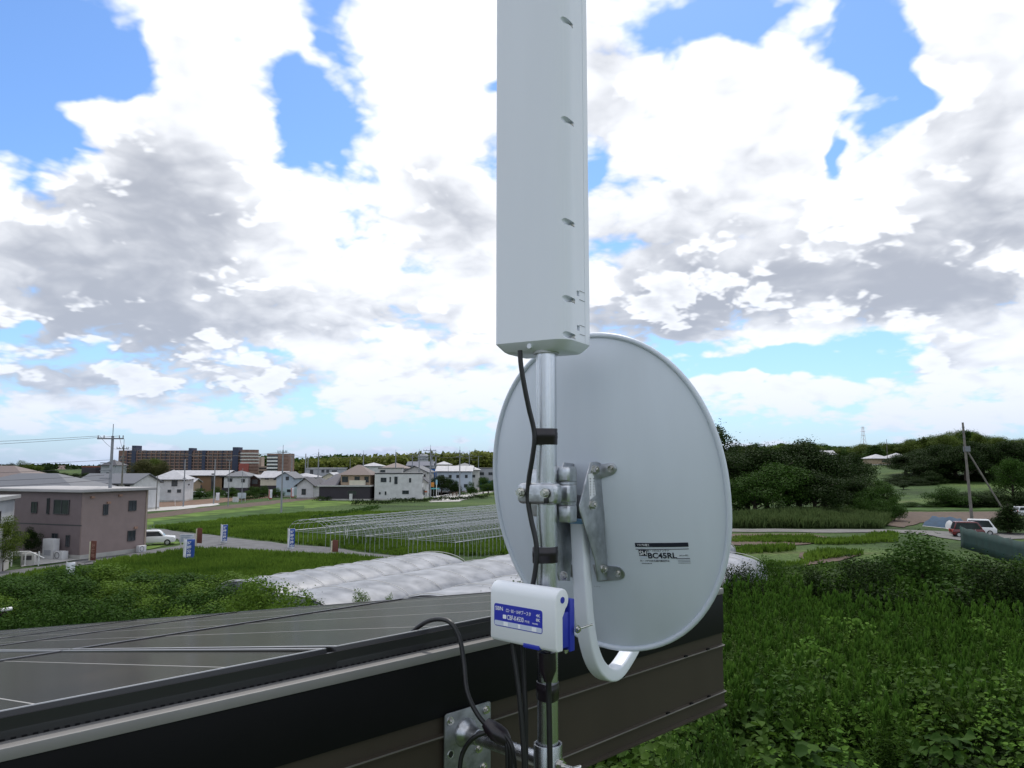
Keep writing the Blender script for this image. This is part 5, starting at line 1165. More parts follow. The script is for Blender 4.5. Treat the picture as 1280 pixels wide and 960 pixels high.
# ------------------------------------------------------------------ greenhouses
GB = Vector((.55, .835, 0)).normalized(); GA = Vector((-.835, .55, 0)).normalized()
def tunnels():
    film = mat('vinyl_film', (.13, .14, .16), .40, var=0, scale=.9, bump=.2, bscale=4, spec=.35, col2=(.33, .34, .37), stretch=(1, 1, 2), transl=.08)
    base = Vector((-4.9, 51.6, 0)); wid = 5.3; Hh = 2.4; side = 1.25
    ends = [(0, 15, 'the uncovered hoop frame'), (8.0, 24.5, 'the second bay'), (21, 34, 'the third bay'), (10.5, 22, 'the weed field')]
    nm = ('farthest vinyl tunnel bay, ending in a rounded shoulder beside the field', 'second vinyl tunnel bay, behind the satellite dish', 'third vinyl tunnel bay with grime streaks along the valley', 'fourth vinyl tunnel bay, its grey rounded end beside the weeds')
    for k in range(4):
        e, L_, _ = ends[k]; o = base - GA * (wid * k) + GB * e
        t = thing('vinyl_greenhouse', 'white ' + nm[k], 'greenhouse', tuple(o)); n = 14; segs = 40; v = []; rr = random.Random(k)
        for i in range(segs + 1):
            s_ = -L_ * i / segs; tight = 1.0
            if i == 0: tight = .93
            rib = .028 * (1 if i % 2 else -1)
            for j in range(n + 1):
                a = math.pi * j / n; x = math.cos(a) * wid / 2 * .995; z = side + math.sin(a) ** .8 * (Hh - side) * tight + rib * math.sin(a) + rr.uniform(-.012, .012)
                v.append(o + GA * x + GB * s_ + UP * z)
        m = MB(); m.add(v, [(i * (n + 1) + j, i * (n + 1) + j + 1, (i + 1) * (n + 1) + j + 1, (i + 1) * (n + 1) + j) for i in range(segs) for j in range(n)])
        m.build('film', film, t, True, smooth=70)
        m = MB()
        for (s_, mi) in ((.02, 0), (-L_, 0)):
            m.add([o + GB * s_ + GA * (wid / 2 * .99) + UP * .02] + [o + GB * s_ + GA * (math.cos(math.pi * j / n) * wid / 2 * .99) + UP * (side + math.sin(math.pi * j / n) ** .8 * (Hh - side) * .92) for j in range(n + 1)] + [o + GB * s_ - GA * (wid / 2 * .99) + UP * .02], [tuple(range(n + 3))])
        for f in (m.f[0], m.f[1]):
            mm = MB(); mm.add([m.v[i] for i in f], [tuple(range(len(f)))]); mm.build('end_sheet', film, t, True)
        for sx in (-1, 1):
            mm = MB(); q0 = o + GA * (sx * wid / 2 * .985); mm.add([q0, q0 - GB * L_, q0 - GB * L_ + UP * side, q0 + UP * side], [(0, 1, 2, 3)]); mm.build('side_sheet', film, t, True)
        for i in range(0, segs + 1, 4):
            s_ = -L_ * i / segs; mm = MB(); mm.tube([o + GB * s_ + GA * (math.cos(math.pi * j / n) * wid / 2 * 1.0) + UP * (side + math.sin(math.pi * j / n) ** .8 * (Hh - side) + .05) for j in range(n + 1)], .018, 5); mm.build('band', pale_w, t, True)
tunnels()
def hoopframe():
    c0 = Vector((-4.8, 66.0, 0)); spans, wid, n, sp = 4, 5.2, 72, .62; eave, Hh = 1.6, 2.8
    t = thing('greenhouse_frame', 'bare steel hoop frame of an uncovered greenhouse, many arches in rows', 'greenhouse', tuple(c0)); pm = mat('hoop_steel', (.34, .36, .38), .5, .3, var=.15, scale=2)
    k = 12; pts = [(wid / 2 * math.cos(math.pi * j / k), eave + (Hh - eave) * math.sin(math.pi * j / k) ** .85) for j in range(k + 1)]
    pts = [(wid / 2, 0)] + pts + [(-wid / 2, 0)]
    m = MB(); m.tube([GA * a + UP * b for a, b in pts], .019, 5); me = m.mesh('hoop', smooth=60); me.materials.append(pm)
    for s_ in range(spans):
        for i in range(n):
            o = bpy.data.objects.new('hoop', me); COL.objects.link(o); o.parent = t; o.location = GA * (wid * (s_ + .5)) + GB * (sp * i) + UP * random.uniform(-.04, .04)
        for j in (2, 4, 6, 8, 10):
            a, b = pts[j + 1]; m = MB(); m.tube([GA * (wid * (s_ + .5) + a) + UP * b, GA * (wid * (s_ + .5) + a) + UP * b + GB * (sp * (n - 1))], .017, 5); m.build('purlin', pm, t)
    for s_ in range(spans + 1):
        m = MB(); m.tube([GA * (wid * s_) + UP * eave, GA * (wid * s_) + UP * eave + GB * (sp * (n - 1))], .04, 5); m.build('eave_pipe', pm, t)
    for i in range(0, n, 2):
        for zz in (eave,):
            m = MB(); m.tube([GB * (sp * i) + UP * zz, GB * (sp * i) + UP * zz + GA * (wid * spans)], .017, 5); m.build('tie_bar', pm, t)
hoopframe()

# ------------------------------------------------------------------ vegetation
def leafmat(name, dark, light, transl=.25, rough=.7, scale=.5, island=.6):
    return mat(name, dark, rough, var=0, scale=scale, col2=light, island=island, transl=transl, spec=.08, detail=3)
leaf_dark = leafmat('leaf_dark', (.008, .020, .005), (.030, .055, .011))
leaf_mid = leafmat('leaf_mid', (.014, .040, .006), (.055, .115, .016))
leaf_light = leafmat('leaf_light', (.035, .066, .010), (.13, .17, .03))
leaf_bamboo = leafmat('leaf_bamboo', (.055, .08, .015), (.19, .21, .045))
leaf_weed = leafmat('leaf_weed', (.012, .038, .004), (.064, .132, .014), .3)
leaf_tip = leafmat('leaf_tip', (.030, .080, .010), (.085, .17, .024), .3)
leaf_kudzu = leafmat('leaf_kudzu', (.012, .034, .005), (.066, .125, .016), .3)
leaf_vine = leafmat('leaf_vine', (.05, .125, .015), (.12, .22, .03), .35)
leaf_grass = leafmat('leaf_grass', (.038, .085, .010), (.15, .24, .032), .3, scale=.16, island=.4)
leaf_olive = leafmat('leaf_olive', (.035, .04, .016), (.10, .10, .035))
bark = mat('bark', (.06, .045, .035), .9, var=.3, scale=3)
def unitv(a): return a / np.maximum(np.linalg.norm(a, axis=1, keepdims=True), 1e-9)
def leaves(pts, size, nrm=None, aspect=.55, fold=.18, rng=RNG, axis=None):
    """one folded four-point leaf at each point; returns verts, quads"""
    n = len(pts); r = rng.normal(size=(n, 3))
    nn = unitv(r if nrm is None else nrm + r * .75)
    ax = rng.normal(size=(n, 3)) if axis is None else axis
    ax = unitv(ax - nn * (ax * nn).sum(1, keepdims=True)); bx = np.cross(nn, ax)
    s = np.broadcast_to(np.asarray(size, float), (n,))[:, None]
    mid = pts + ax * s * .45
    v = np.stack([pts, mid + bx * s * aspect * .5 + nn * s * fold * .5, pts + ax * s - nn * s * .1, mid - bx * s * aspect * .5 + nn * s * fold * .5], 1).reshape(-1, 3)
    f = np.arange(n * 4).reshape(-1, 4); return v, f
def leaves6(pts, size, nrm, aspect=.85, rng=RNG, axis=None):
    n = len(pts); nn = unitv(nrm + rng.normal(size=(n, 3)) * .7); ax = axis if axis is not None else rng.normal(size=(n, 3))
    ax = unitv(ax - nn * (ax * nn).sum(1, keepdims=True)); bx = np.cross(nn, ax); s = np.broadcast_to(np.asarray(size, float), (n,))[:, None]; a = s * aspect * .5
    v = np.stack([pts, pts + ax * s * .22 + bx * a * .92 + nn * s * .10, pts + ax * s * .62 + bx * a * .72 + nn * s * .06, pts + ax * s - nn * s * .14, pts + ax * s * .62 - bx * a * .72 + nn * s * .06, pts + ax * s * .22 - bx * a * .92 + nn * s * .10], 1).reshape(-1, 3)
    k = np.arange(n)[:, None] * 6; return v, np.concatenate([k + np.array([[0, 1, 2, 3]]), k + np.array([[0, 3, 4, 5]])], 0)
def np_mesh(name, v, f, m=None, smooth=False):
    me = bpy.data.meshes.new(name); n, k = len(f), f.shape[1]
    me.vertices.add(len(v)); me.vertices.foreach_set('co', np.ascontiguousarray(v, np.float32).ravel())
    me.loops.add(n * k); me.loops.foreach_set('vertex_index', np.ascontiguousarray(f, np.int32).ravel())
    me.polygons.add(n); me.polygons.foreach_set('loop_start', np.arange(0, n * k, k, dtype=np.int32)); me.polygons.foreach_set('loop_total', np.full(n, k, np.int32))
    me.update(calc_edges=True); me.validate()
    if m: me.materials.append(m)
    return me
def lobes_points(lobes, n, rng, inner=.35):
    """points near the skin of a heap of ellipsoids, with outward normals"""
    vol = np.array([l[3] * l[4] for l in lobes]); c = rng.choice(len(lobes), n, p=vol / vol.sum())
    L = np.array(lobes); d = unitv(rng.normal(size=(n, 3))); r = 1 - inner * rng.random(n) ** 1.6 + .08 * rng.normal(size=n)
    rad = np.stack([L[c, 3], L[c, 3], L[c, 4]], 1)
    return L[c, :3] + d * rad * r[:, None], d
def tree_variant(kind, seed):
    """unit tree: height 1, returns trunk mesh, crown mesh"""
    rng = np.random.default_rng(seed); tm = MB(); lob = []
    if kind == 'broad':
        tm.tube([(0, 0, 0), (.01, .005, .2), (-.005, .01, .45), (.01, 0, .7)], [.032, .026, .017, .006], 8)
        for k in range(11):
            a = k * 2.4 + rng.random(); z = .30 + .5 * k / 11 + .04 * rng.normal(); q = (.26 - .14 * abs(z - .45)) * (.7 + .5 * rng.random())
            p = (math.cos(a) * q, math.sin(a) * q, z + .05); tm.tube([(0, 0, z - .12), (p[0] * .5, p[1] * .5, z - .02), p], [.012, .008, .003], 5)
            lob.append((*p, .13 + .06 * rng.random(), .10 + .05 * rng.random()))
        for k in range(6):
            a = k * 1.1 + rng.random(); lob.append((.13 * math.cos(a) * rng.random(), .13 * math.sin(a) * rng.random(), .82 + .06 * rng.normal(), .11 + .04 * rng.random(), .09 + .03 * rng.random()))
        lob.append((0, 0, .55, .24, .26)); n, size = 10500, .0215
    elif kind == 'conifer':
        tm.tube([(0, 0, 0), (0, 0, .5), (0, 0, .98)], [.03, .018, .003], 8)
        for k in range(34):
            z = .16 + .80 * k / 34; q = .21 * (1 - z) ** .75 + .02; a = k * 2.4
            p = (math.cos(a) * q * .6, math.sin(a) * q * .6, z - .03); tm.tube([(0, 0, z), p], [.006, .002], 4); lob.append((*p, q * .62 + .012, .05))
        n, size = 5600, .024
    elif kind == 'pine':
        tm.tube([(0, 0, 0), (.03, 0, .35), (.01, .02, .65), (.04, .02, .9)], [.03, .024, .015, .006], 8)
        for k in range(12):
            a = k * 2.2; z = .45 + .5 * k / 12; q = .24 * (1.15 - z) + .05; p = (math.cos(a) * q, math.sin(a) * q, z); tm.tube([(.02, .01, z - .06), p], [.009, .003], 5); lob.append((*p, .11 + .03 * rng.random(), .055))
        n, size = 5000, .022
    elif kind == 'bush':
        tm.tube([(0, 0, 0), (0, 0, .5)], [.03, .012], 6)
        for k in range(14):
            a = k * 2.4 + rng.random(); q = .12 + .34 * rng.random(); z = .2 + .5 * rng.random() * (1 - q); p = (math.cos(a) * q, math.sin(a) * q, z); tm.tube([(0, 0, .1), (p[0] * .6, p[1] * .6, z * .8), p], [.012, .008, .003], 4); lob.append((*p, .16 + .08 * rng.random(), .14 + .08 * rng.random()))
        lob += [(0, 0, .6, .25, .28), (.1, .05, .78, .16, .18), (-.12, -.05, .75, .15, .17)]; n, size = 8200, .030
    pts, nr = lobes_points(lob, n, rng, .5); pts[:, 2] = np.maximum(pts[:, 2], .02)
    nr = nr + np.array([0, 0, .55]); v, f = leaves(pts, size * (.7 + .6 * rng.random(n)), nr, .75, .2, rng)
    # stray sprays that break the outline
    k = n // 12; o = rng.choice(n, k); sp = pts[o] + nr[o] * (.02 + .05 * rng.random((k, 1))); v2, f2 = leaves(sp, size * .8, nr[o], .5, .2, rng)
    return tm.mesh('trunk', smooth=60), np_mesh('crown', np.concatenate([v, v2]), np.concatenate([f, f2 + len(v)]))
VAR = {}
for kd, cnt in (('broad', 4), ('conifer', 2), ('pine', 1), ('bush', 3)):
    VAR[kd] = [tree_variant(kd, 40 + i * 7 + len(kd)) for i in range(cnt)]
COLV = {}
def plant(kind, name, label, cat, loc, h, spread, m, group=None, rz=None, vi=None):
    vs_ = VAR[kind]; i = random.randrange(len(vs_)) if vi is None else vi % len(vs_); key = (kind, i, m.name)
    if key not in COLV:
        tm, cm = vs_[i]; tm = tm.copy(); cm = cm.copy(); tm.materials.clear(); cm.materials.clear(); tm.materials.append(bark); cm.materials.append(m); COLV[key] = (tm, cm)
    t = thing(name, label, cat, tuple(loc), random.uniform(0, 6.28) if rz is None else rz, group); t.scale = (spread, spread * random.uniform(.85, 1.15), h)
    for nm, me in zip(('trunk', 'crown'), COLV[key]):
        o = bpy.data.objects.new(nm, me); COL.objects.link(o); o.parent = t
    return t
def tpx(kind, label, px, top, d, wpx, m, name='tree', cat='tree', group=None, sink=0.0, vi=None):
    b = T(px, d); h = Y(px, top, d).z - b.z + sink; wide = wpx / FPX * d
    unit_w = {'broad': .72, 'conifer': .42, 'pine': .62, 'bush': 1.05}[kind]
    return plant(kind, name, label, cat, b - UP * sink, max(1.0, h), wide / unit_w, m, group, vi=vi)

# right-hand trees: the dark mass beyond the road
g = 'dark broadleaf trees beyond the road'
lab = 'dark leafy tree in the thick clump beyond the pale road'
for px, top, d, w in ((905, 566, 120, 90), (935, 560, 126, 80), (960, 553, 122, 90), (1000, 545, 128, 95), (985, 575, 114, 85), (1030, 556, 126, 85), (1020, 586, 112, 80), (1050, 578, 124, 75), (945, 590, 112, 80), (900, 592, 113, 70), (860, 575, 122, 90), (820, 580, 124, 90), (1068, 596, 118, 60), (1088, 606, 116, 46)):
    mm = leaf_mid if px in (945, 985, 1088, 900) else leaf_dark; tpx('broad', lab if mm is leaf_dark else 'lighter green tree at the front of the clump beyond the pale road', px, top, d, w, mm, group=g)
tpx('broad', 'tall dark tree whose crown shows beside the dish rim', 880, 523, 140, 100, leaf_dark, vi=1)
tpx('broad', 'rounded low dark tree above the clump edge', 1062, 563, 150, 60, leaf_dark, vi=2)
tpx('broad', 'pale green small tree at the end of the dark clump', 1106, 598, 122, 50, leaf_mid)
for px, top, w in ((925, 628, 40), (960, 633, 34), (1040, 622, 44), (1078, 618, 40), (1000, 636, 30), (1100, 622, 40), (1118, 618, 30)):
    tpx('bush', 'low dark shrub at the foot of the tree clump', px, top, 112, w, leaf_dark if px < 1030 else leaf_mid, 'shrub', 'shrub', 'shrubs at the foot of the dark clump')
# woods on the right ridge
g = 'trees of the dark wood behind the old pole'; rr = random.Random(5)
for k in range(17):
    px = 1132 + k * 9.5 + rr.uniform(-3, 3); tpx('broad', 'big dark tree in the wood behind the old timber pole', px, 559 + rr.uniform(-6, 14) - (8 if px > 1215 else 0), 235 + rr.uniform(-15, 25), 58, leaf_dark, group=g)
for k in range(20):
    px = 1118 + k * 10 + rr.uniform(-4, 4); tpx('bush', 'dark undergrowth shrub along the edge of the wood', px, 592 + rr.uniform(-6, 8), 222 + rr.uniform(-8, 8), 40, leaf_dark, 'shrub', 'shrub', 'undergrowth along the wood edge')
g = 'sunlit trees along the far ridge'  # lighter leaf material puts the sunshine into the leaf colour
for k in range(26):
    px = 1085 + k * 9 + rr.uniform(-3, 3); base = 556 - 16 * math.exp(-((px - 1185) / 55) ** 2) - (6 if px > 1200 else 0)
    kd = 'broad' if rr.random() > .2 else 'conifer'; tpx(kd, 'round crowned tree in the row along the far ridge' if kd == 'broad' else 'pointed conifer in the row along the far ridge', px, base + rr.uniform(-3, 4), 400 + rr.uniform(-20, 30), 34 + rr.uniform(-6, 8), leaf_light if rr.random() > .35 else leaf_mid, group=g, sink=1.0)
for k in range(24):
    px = 925 + k * 8 + rr.uniform(-3, 3); tpx('broad', 'small pale tree on the far hill crest behind the dark clump', px, 556 + rr.uniform(-3, 4), 480 + rr.uniform(-30, 30), 26, leaf_light if rr.random() > .4 else leaf_mid, group='pale trees on the far crest')
for px, top, d, w, l in ((1150, 588, 262, 30, 'single dark shrub on the pale meadow'), (1130, 604, 200, 16, 'small round shrub on the light meadow bank'), (1072, 577, 300, 34, 'dark tree standing left of the pale barn'), (1142, 577, 305, 30, 'dark tree to the right of the far farmhouse')):
    tpx('broad', l, px, top, d, w, leaf_dark)
for px, top, w in ((1185, 606, 60), (1215, 612, 60), (1245, 610, 60), (1275, 612, 50), (1200, 625, 50), (1235, 627, 50), (1170, 628, 44), (1140, 628, 40)):
    tpx('bush', 'mid green shrub on the bank behind the brown field', px, top, 148, w, leaf_mid if px < 1190 else leaf_dark, 'shrub', 'shrub', 'shrubs on the bank behind the brown field')
tpx('conifer', 'dark trimmed conifer right of the parked red car', 1262, 629, 92, 44, leaf_dark, vi=0); tpx('bush', 'dense dark evergreen ball beside the white van', 1260, 634, 94, 40, leaf_dark, 'shrub', 'shrub')
tpx('broad', 'tall vine-hung dead tree near the brace of the old pole', 1268, 570, 150, 44, leaf_mid)
# the bush and scrub in the middle right
tpx('bush', 'large dense dark green bush in the weeds', 1155, 660, 42, 185, leaf_mid, 'bush', 'bush', vi=0)
tpx('bush', 'dark bush behind the weeds beside the large bush', 1085, 690, 40, 120, leaf_dark, 'bush', 'bush', vi=1)
tpx('bush', 'dark spreading bush at the right of the weeds', 1250, 690, 38, 150, leaf_dark, 'bush', 'bush', vi=2)
for px, top, d, w in ((1020, 706, 42, 70), (965, 692, 44, 70), (925, 700, 43, 70), (1290, 690, 40, 90), (1200, 712, 41, 90), (1130, 716, 41, 70), (880, 712, 42, 60), (1330, 706, 40, 110)):
    mm = random.choice((leaf_mid, leaf_dark, leaf_weed)); tpx('bush', {'leaf_mid': 'tangled mid green', 'leaf_dark': 'tangled very dark', 'leaf_weed': 'tangled bright green'}[mm.name] + ' shrub standing behind the tall weeds', px, top, d, w, mm, 'shrub', 'shrub', 'tangled shrubs among the weeds')
for px, top, d, w in ((850, 872, 8.5, 150), (800, 915, 7.5, 150), (900, 850, 10, 130), (760, 945, 6.6, 140), (925, 905, 10, 120)):
    b = Vector((X(px, d, 4), d, 0)); h = Y(px, top, d).z
    plant('bush', 'shrub', 'tall big leaved shrub growing under the brown fascia end', 'shrub', b, h, w / FPX * d * 1.1, leaf_mid, 'big leaved shrubs below the fascia end')
# left: shrubs in front of the road, beyond the panels
rr = random.Random(9)
rows = [(px, 708 + 7 * math.sin(px * .03 + 1) + (abs(px - 150) / 150) ** 3 * 7, 45, 120) for px in range(-40, 290, 36)] + [(px, 722 + 5 * math.sin(px * .05), 39, 120) for px in range(-60, 330, 34)] + [(px, 738 + 5 * math.sin(px * .07), 34, 120) for px in range(-60, 345, 34)] + [(px, 752 + 4 * math.sin(px * .06), 30, 110) for px in range(-60, 300, 40)] + [(300, 716, 33.5, 80), (330, 718, 31.5, 120), (365, 730, 30, 100), (395, 744, 29, 50), (340, 745, 29, 70)]
for px, top, d, w in rows:
    px += rr.uniform(-8, 8); top += rr.uniform(-4, 4)
    mm = leaf_mid if rr.random() > .25 else leaf_grass; tpx('bush', ('dark green' if mm is leaf_mid else 'bright yellow-green') + ' thicket shrub, ' + ('back row along the road' if d > 42 else 'second row behind the roadside shrubs' if d > 36 else 'third row, behind the shrubs at the solar roof' if d > 32 else 'front row just past the solar roof'), px, top, d, w, mm, 'shrub', 'shrub', 'thicket shrubs beyond the solar roof')
tpx('bush', 'small bright shrub standing before the tunnel film', 384, 737, 33, 38, leaf_mid, 'shrub', 'shrub')
tpx('bush', 'feathery tall weed clump in front of the tunnel film', 450, 731, 34, 44, leaf_grass, 'shrub', 'shrub'); tpx('bush', 'small weed clump beside the feathery one', 485, 737, 34, 24, leaf_grass, 'shrub', 'shrub')
tpx('bush', 'green shrub between the tunnel film and the dish rim', 650, 712, 26, 90, leaf_mid, 'shrub', 'shrub'); tpx('bush', 'green shrub tip left of the booster box', 615, 730, 26, 50, leaf_mid, 'shrub', 'shrub')
tpx('broad', 'small dark garden tree against the mauve house wall', 38, 660, 68, 22, leaf_dark); tpx('broad', 'light leaved tree at the left edge before the ashen house', 2, 648, 60, 44, leaf_light)
# left far trees
for px, top, d, w, m_ in ((178, 573, 260, 36, leaf_olive), (190, 571, 270, 34, leaf_light), (203, 577, 262, 22, leaf_olive)):
    tpx('broad', 'pale olive tree in front of the brick apartment block', px, top, d, w, m_, group='olive trees before the brick block')
for px, top, w in ((4, 580, 18), (12, 577, 16), (25, 577, 26), (36, 578, 26), (48, 581, 22), (58, 580, 14), (66, 585, 20), (78, 590, 26), (92, 591, 22), (106, 590, 20), (-12, 578, 30)):
    tpx('broad', 'tree in the line behind the grey hipped roofs', px, top, 260, w, leaf_light if 15 < px < 56 else leaf_dark, group='trees behind the grey roofs')
for px, top, d, w in ((552, 593, 205, 26), (562, 597, 203, 18), (570, 600, 204, 16), (540, 597, 208, 14), (604, 595, 215, 18), (618, 598, 212, 26), (632, 598, 212, 24), (589, 601, 212, 16), (610, 604, 208, 20)):
    tpx('broad' if w > 17 else 'bush', 'garden tree before the long white and blue buildings', px, top, d, w, leaf_dark if px < 575 else leaf_mid, group='garden trees by the far path')
for px, top, d, w in ((409, 605, 186, 10), (250, 609, 185, 30), (290, 608, 190, 24), (318, 607, 192, 26), (345, 609, 190, 20), (270, 607, 195, 20), (330, 606, 195, 20), (300, 614, 180, 14)):
    tpx('bush', 'low shrub on the verge before the far houses', px, top, d, w, leaf_mid, 'shrub', 'shrub', 'shrubs before the far houses')
# hedgerow lines in the fields
def hedge(label, a, b, n, h, m_):
    pa, pb = G(*a), G(*b)
    t = thing('hedge', label, 'hedge', tuple(pa)); L_ = (pb - pa).length
    k = int(n); u = RNG.random(k); base = np.array(pa)[None] * (1 - u[:, None]) + np.array(pb)[None] * u[:, None]
    off = RNG.normal(size=(k, 3)) * np.array([.5, .8, 0]); z = h * (.25 + .75 * RNG.random(k) ** .7) * (.75 + .35 * np.sin(u * L_ * .9) * np.sin(u * L_ * .37 + 1))
    p = base + off; p[:, 2] = np.maximum(z, .05)
    v, f = leaves(p, .28 * (.7 + .6 * RNG.random(k)), np.tile([0, -.2, .8], (k, 1)), .6); v = v - np.array(pa)
    o = link('foliage', np_mesh('foliage', v, f, m_), None, t)
    m = MB()
    for i in range(9): q = pa.lerp(pb, (i + .5) / 9) - pa; m.tube([q, q + UP * h * .6], [.05, .02], 4)
    o2 = m.build('stems', bark, t); o2['kind'] = 'stuff'
hedge('dark hedge row running across the field below the charcoal house', (395, 627), (470, 620), 2200, 1.0, leaf_dark)
hedge('dark hedge line behind the bare greenhouse hoops', (440, 632), (610, 623), 4200, 1.0, leaf_dark)
hedge('low hedge between the field banners', (300, 626), (330, 622), 900, .8, leaf_dark)
hedge('dark vegetable row beside the bare hoops', (395, 650), (470, 636), 2000, .6, leaf_mid)
hedge('hedge strip beside the far path', (575, 620), (632, 611), 1500, .9, leaf_mid)
# far ridge wood on the left: reads as one mass
def ridge(label, px0, px1, topf, d, n, size, m_, name='far_wood'):
    u = px0 + (px1 - px0) * RNG.random(n); dd = d * (1 + .10 * RNG.random(n)); x = (u - 640) / FPX * dd; top = np.array([topf(q) for q in u])
    zt = EYE + (580 - top) / FPX * d; zt = zt + 1.4 * np.sin(u * .9) + 1.1 * np.sin(u * 2.3 + 1)
    zb = terrain(x, dd); fr = RNG.random(n) ** .6; z = zb + (zt - zb) * fr
    v, f = leaves(np.stack([x, dd, z], 1), size * (.6 + .8 * RNG.random(n)), np.tile([0, -.25, .8], (n, 1)), .8)
    tag(link(name, np_mesh(name, v, f, m_), None), label, 'wood', kind='stuff')
ridge('pale green bamboo wood along the far left ridge', 340, 660, lambda q: 573 + 4 * math.sin(q * .02) - (4 if q > 590 else 0) + (6 if q < 380 else 0), 820, 16000, 4.2, leaf_bamboo)
ridge('dark wood band behind the bamboo ridge', 300, 700, lambda q: 573 + 3 * math.sin(q * .05 + 2), 960, 12000, 4.2, leaf_mid)
ridge('dark distant wood on the skyline at the far left', -80, 160, lambda q: 585 + 2 * math.sin(q * .07), 900, 6000, 4.2, leaf_dark)
ridge('distant wood on the far right skyline', 640, 1400, lambda q: 562 + 4 * math.sin(q * .03), 760, 20000, 4.0, leaf_mid)
# ---- ground cover: countless plants
def grid_pts(px0, px1, d0, d1, n, rng=RNG):
    d = np.sqrt(d0 ** 2 + (d1 ** 2 - d0 ** 2) * rng.random(n)); px = px0 + (px1 - px0) * rng.random(n)
    return np.stack([(px - 640) / FPX * d, d, np.zeros(n)], 1)
def vnoise(p, s, seed):
    r = np.random.default_rng(seed); k = r.normal(size=(10, 2)) * s; ph = r.random(10) * 6.28
    return sum(np.sin(p[:, 0] * k[i, 0] + p[:, 1] * k[i, 1] + ph[i]) for i in range(10)) / 4.5
def house_clear(p):
    q = (p[:, 0] - W0.x) * WN.x + (p[:, 1] - W0.y) * WN.y; s_ = (p[:, 0] - W0.x) * WT.x + (p[:, 1] - W0.y) * WT.y
    return ~((s_ < S1 + .2) & (q < .2))
def goldenrod(p, label, h0, nl=26):
    n = len(p); h = h0 * (.62 + .55 * RNG.random(n)) * (1 + .16 * vnoise(p, .8, 3)); lean = RNG.normal(size=(n, 2)) * .07
    tt = np.tile(np.linspace(.16, 1, nl), n); i = np.repeat(np.arange(n), nl); a = np.tile(np.arange(nl) * 2.4, n) + np.repeat(RNG.random(n) * 6.28, nl)
    base = np.stack([p[i, 0] + lean[i, 0] * tt * h[i], p[i, 1] + lean[i, 1] * tt * h[i], tt * h[i]], 1)
    ax = np.stack([np.cos(a), np.sin(a), .3 + 1.9 * tt ** 4], 1); nr = np.stack([-np.cos(a) * .5, -np.sin(a) * .5, np.ones(len(a))], 1)
    v, f = leaves(base, .25 * (1.1 - .62 * tt) * (.8 + .4 * RNG.random(len(a))), nr * 2.5, .27, .12, axis=ax)
    k = 3; j = np.repeat(np.arange(n), k); a2 = np.tile(np.arange(k) * 1.05, n) + np.repeat(RNG.random(n) * 3, k)
    b2 = np.stack([p[j, 0] + lean[j, 0] * h[j] * .86, p[j, 1] + lean[j, 1] * h[j] * .86, h[j] * .86], 1); up = np.stack([lean[j, 0], lean[j, 1], np.ones(len(j))], 1)
    v2, f2 = leaves(b2, (.26 + .22 * RNG.random(n))[j], np.stack([np.cos(a2), np.sin(a2), .0 * a2], 1) * 6, .34, .02, axis=up)
    me = np_mesh('weeds', np.concatenate([v, v2]), np.concatenate([f, f2 + len(v)]), leaf_weed); me.materials.append(leaf_tip); me.polygons.foreach_set('material_index', np.concatenate([np.zeros(len(f)), np.ones(len(f2))]).astype(np.int32)); tag(link('weeds', me, None), label, 'weeds', kind='stuff')
def broadleaf(p, label, h, size, m_, name='kudzu'):
    n = len(p); z = h * (.45 + .55 * RNG.random(n) ** .5) * (.62 + .34 * vnoise(p, .9, 11) + .26 * vnoise(p, 2.1, 12)); p = p.copy(); p[:, 2] = np.maximum(.1, z)
    # three leaflets per stalk
    q = np.repeat(p, 3, 0) + RNG.normal(size=(n * 3, 3)) * .03; az = np.repeat(RNG.random(n) * 6.28, 3) + np.tile([0, 1.9, -1.9], n)
    ax = np.stack([np.cos(az), np.sin(az), -.25 + .2 * RNG.random(n * 3)], 1); nr = np.repeat(np.stack([.35 * RNG.normal(size=n), -.3 + .35 * RNG.normal(size=n), np.ones(n)], 1), 3, 0)
    v, f = leaves6(q, size * (.6 + .7 * RNG.random(n * 3)), nr * 1.9, .9, axis=ax)
    tag(link(name, np_mesh(name, v, f, m_), None), label, 'ground cover', kind='stuff')
p = grid_pts(780, 1420, 20, 43, 5200); p = p[house_clear(p)]; k = (vnoise(p, .35, 5) > -1.3) & (p[:, 1] > 22.5 + 2.5 * vnoise(p, .45, 8)); goldenrod(p[k], 'tall upright goldenrod weeds filling the plot right of the roof', 1.9)
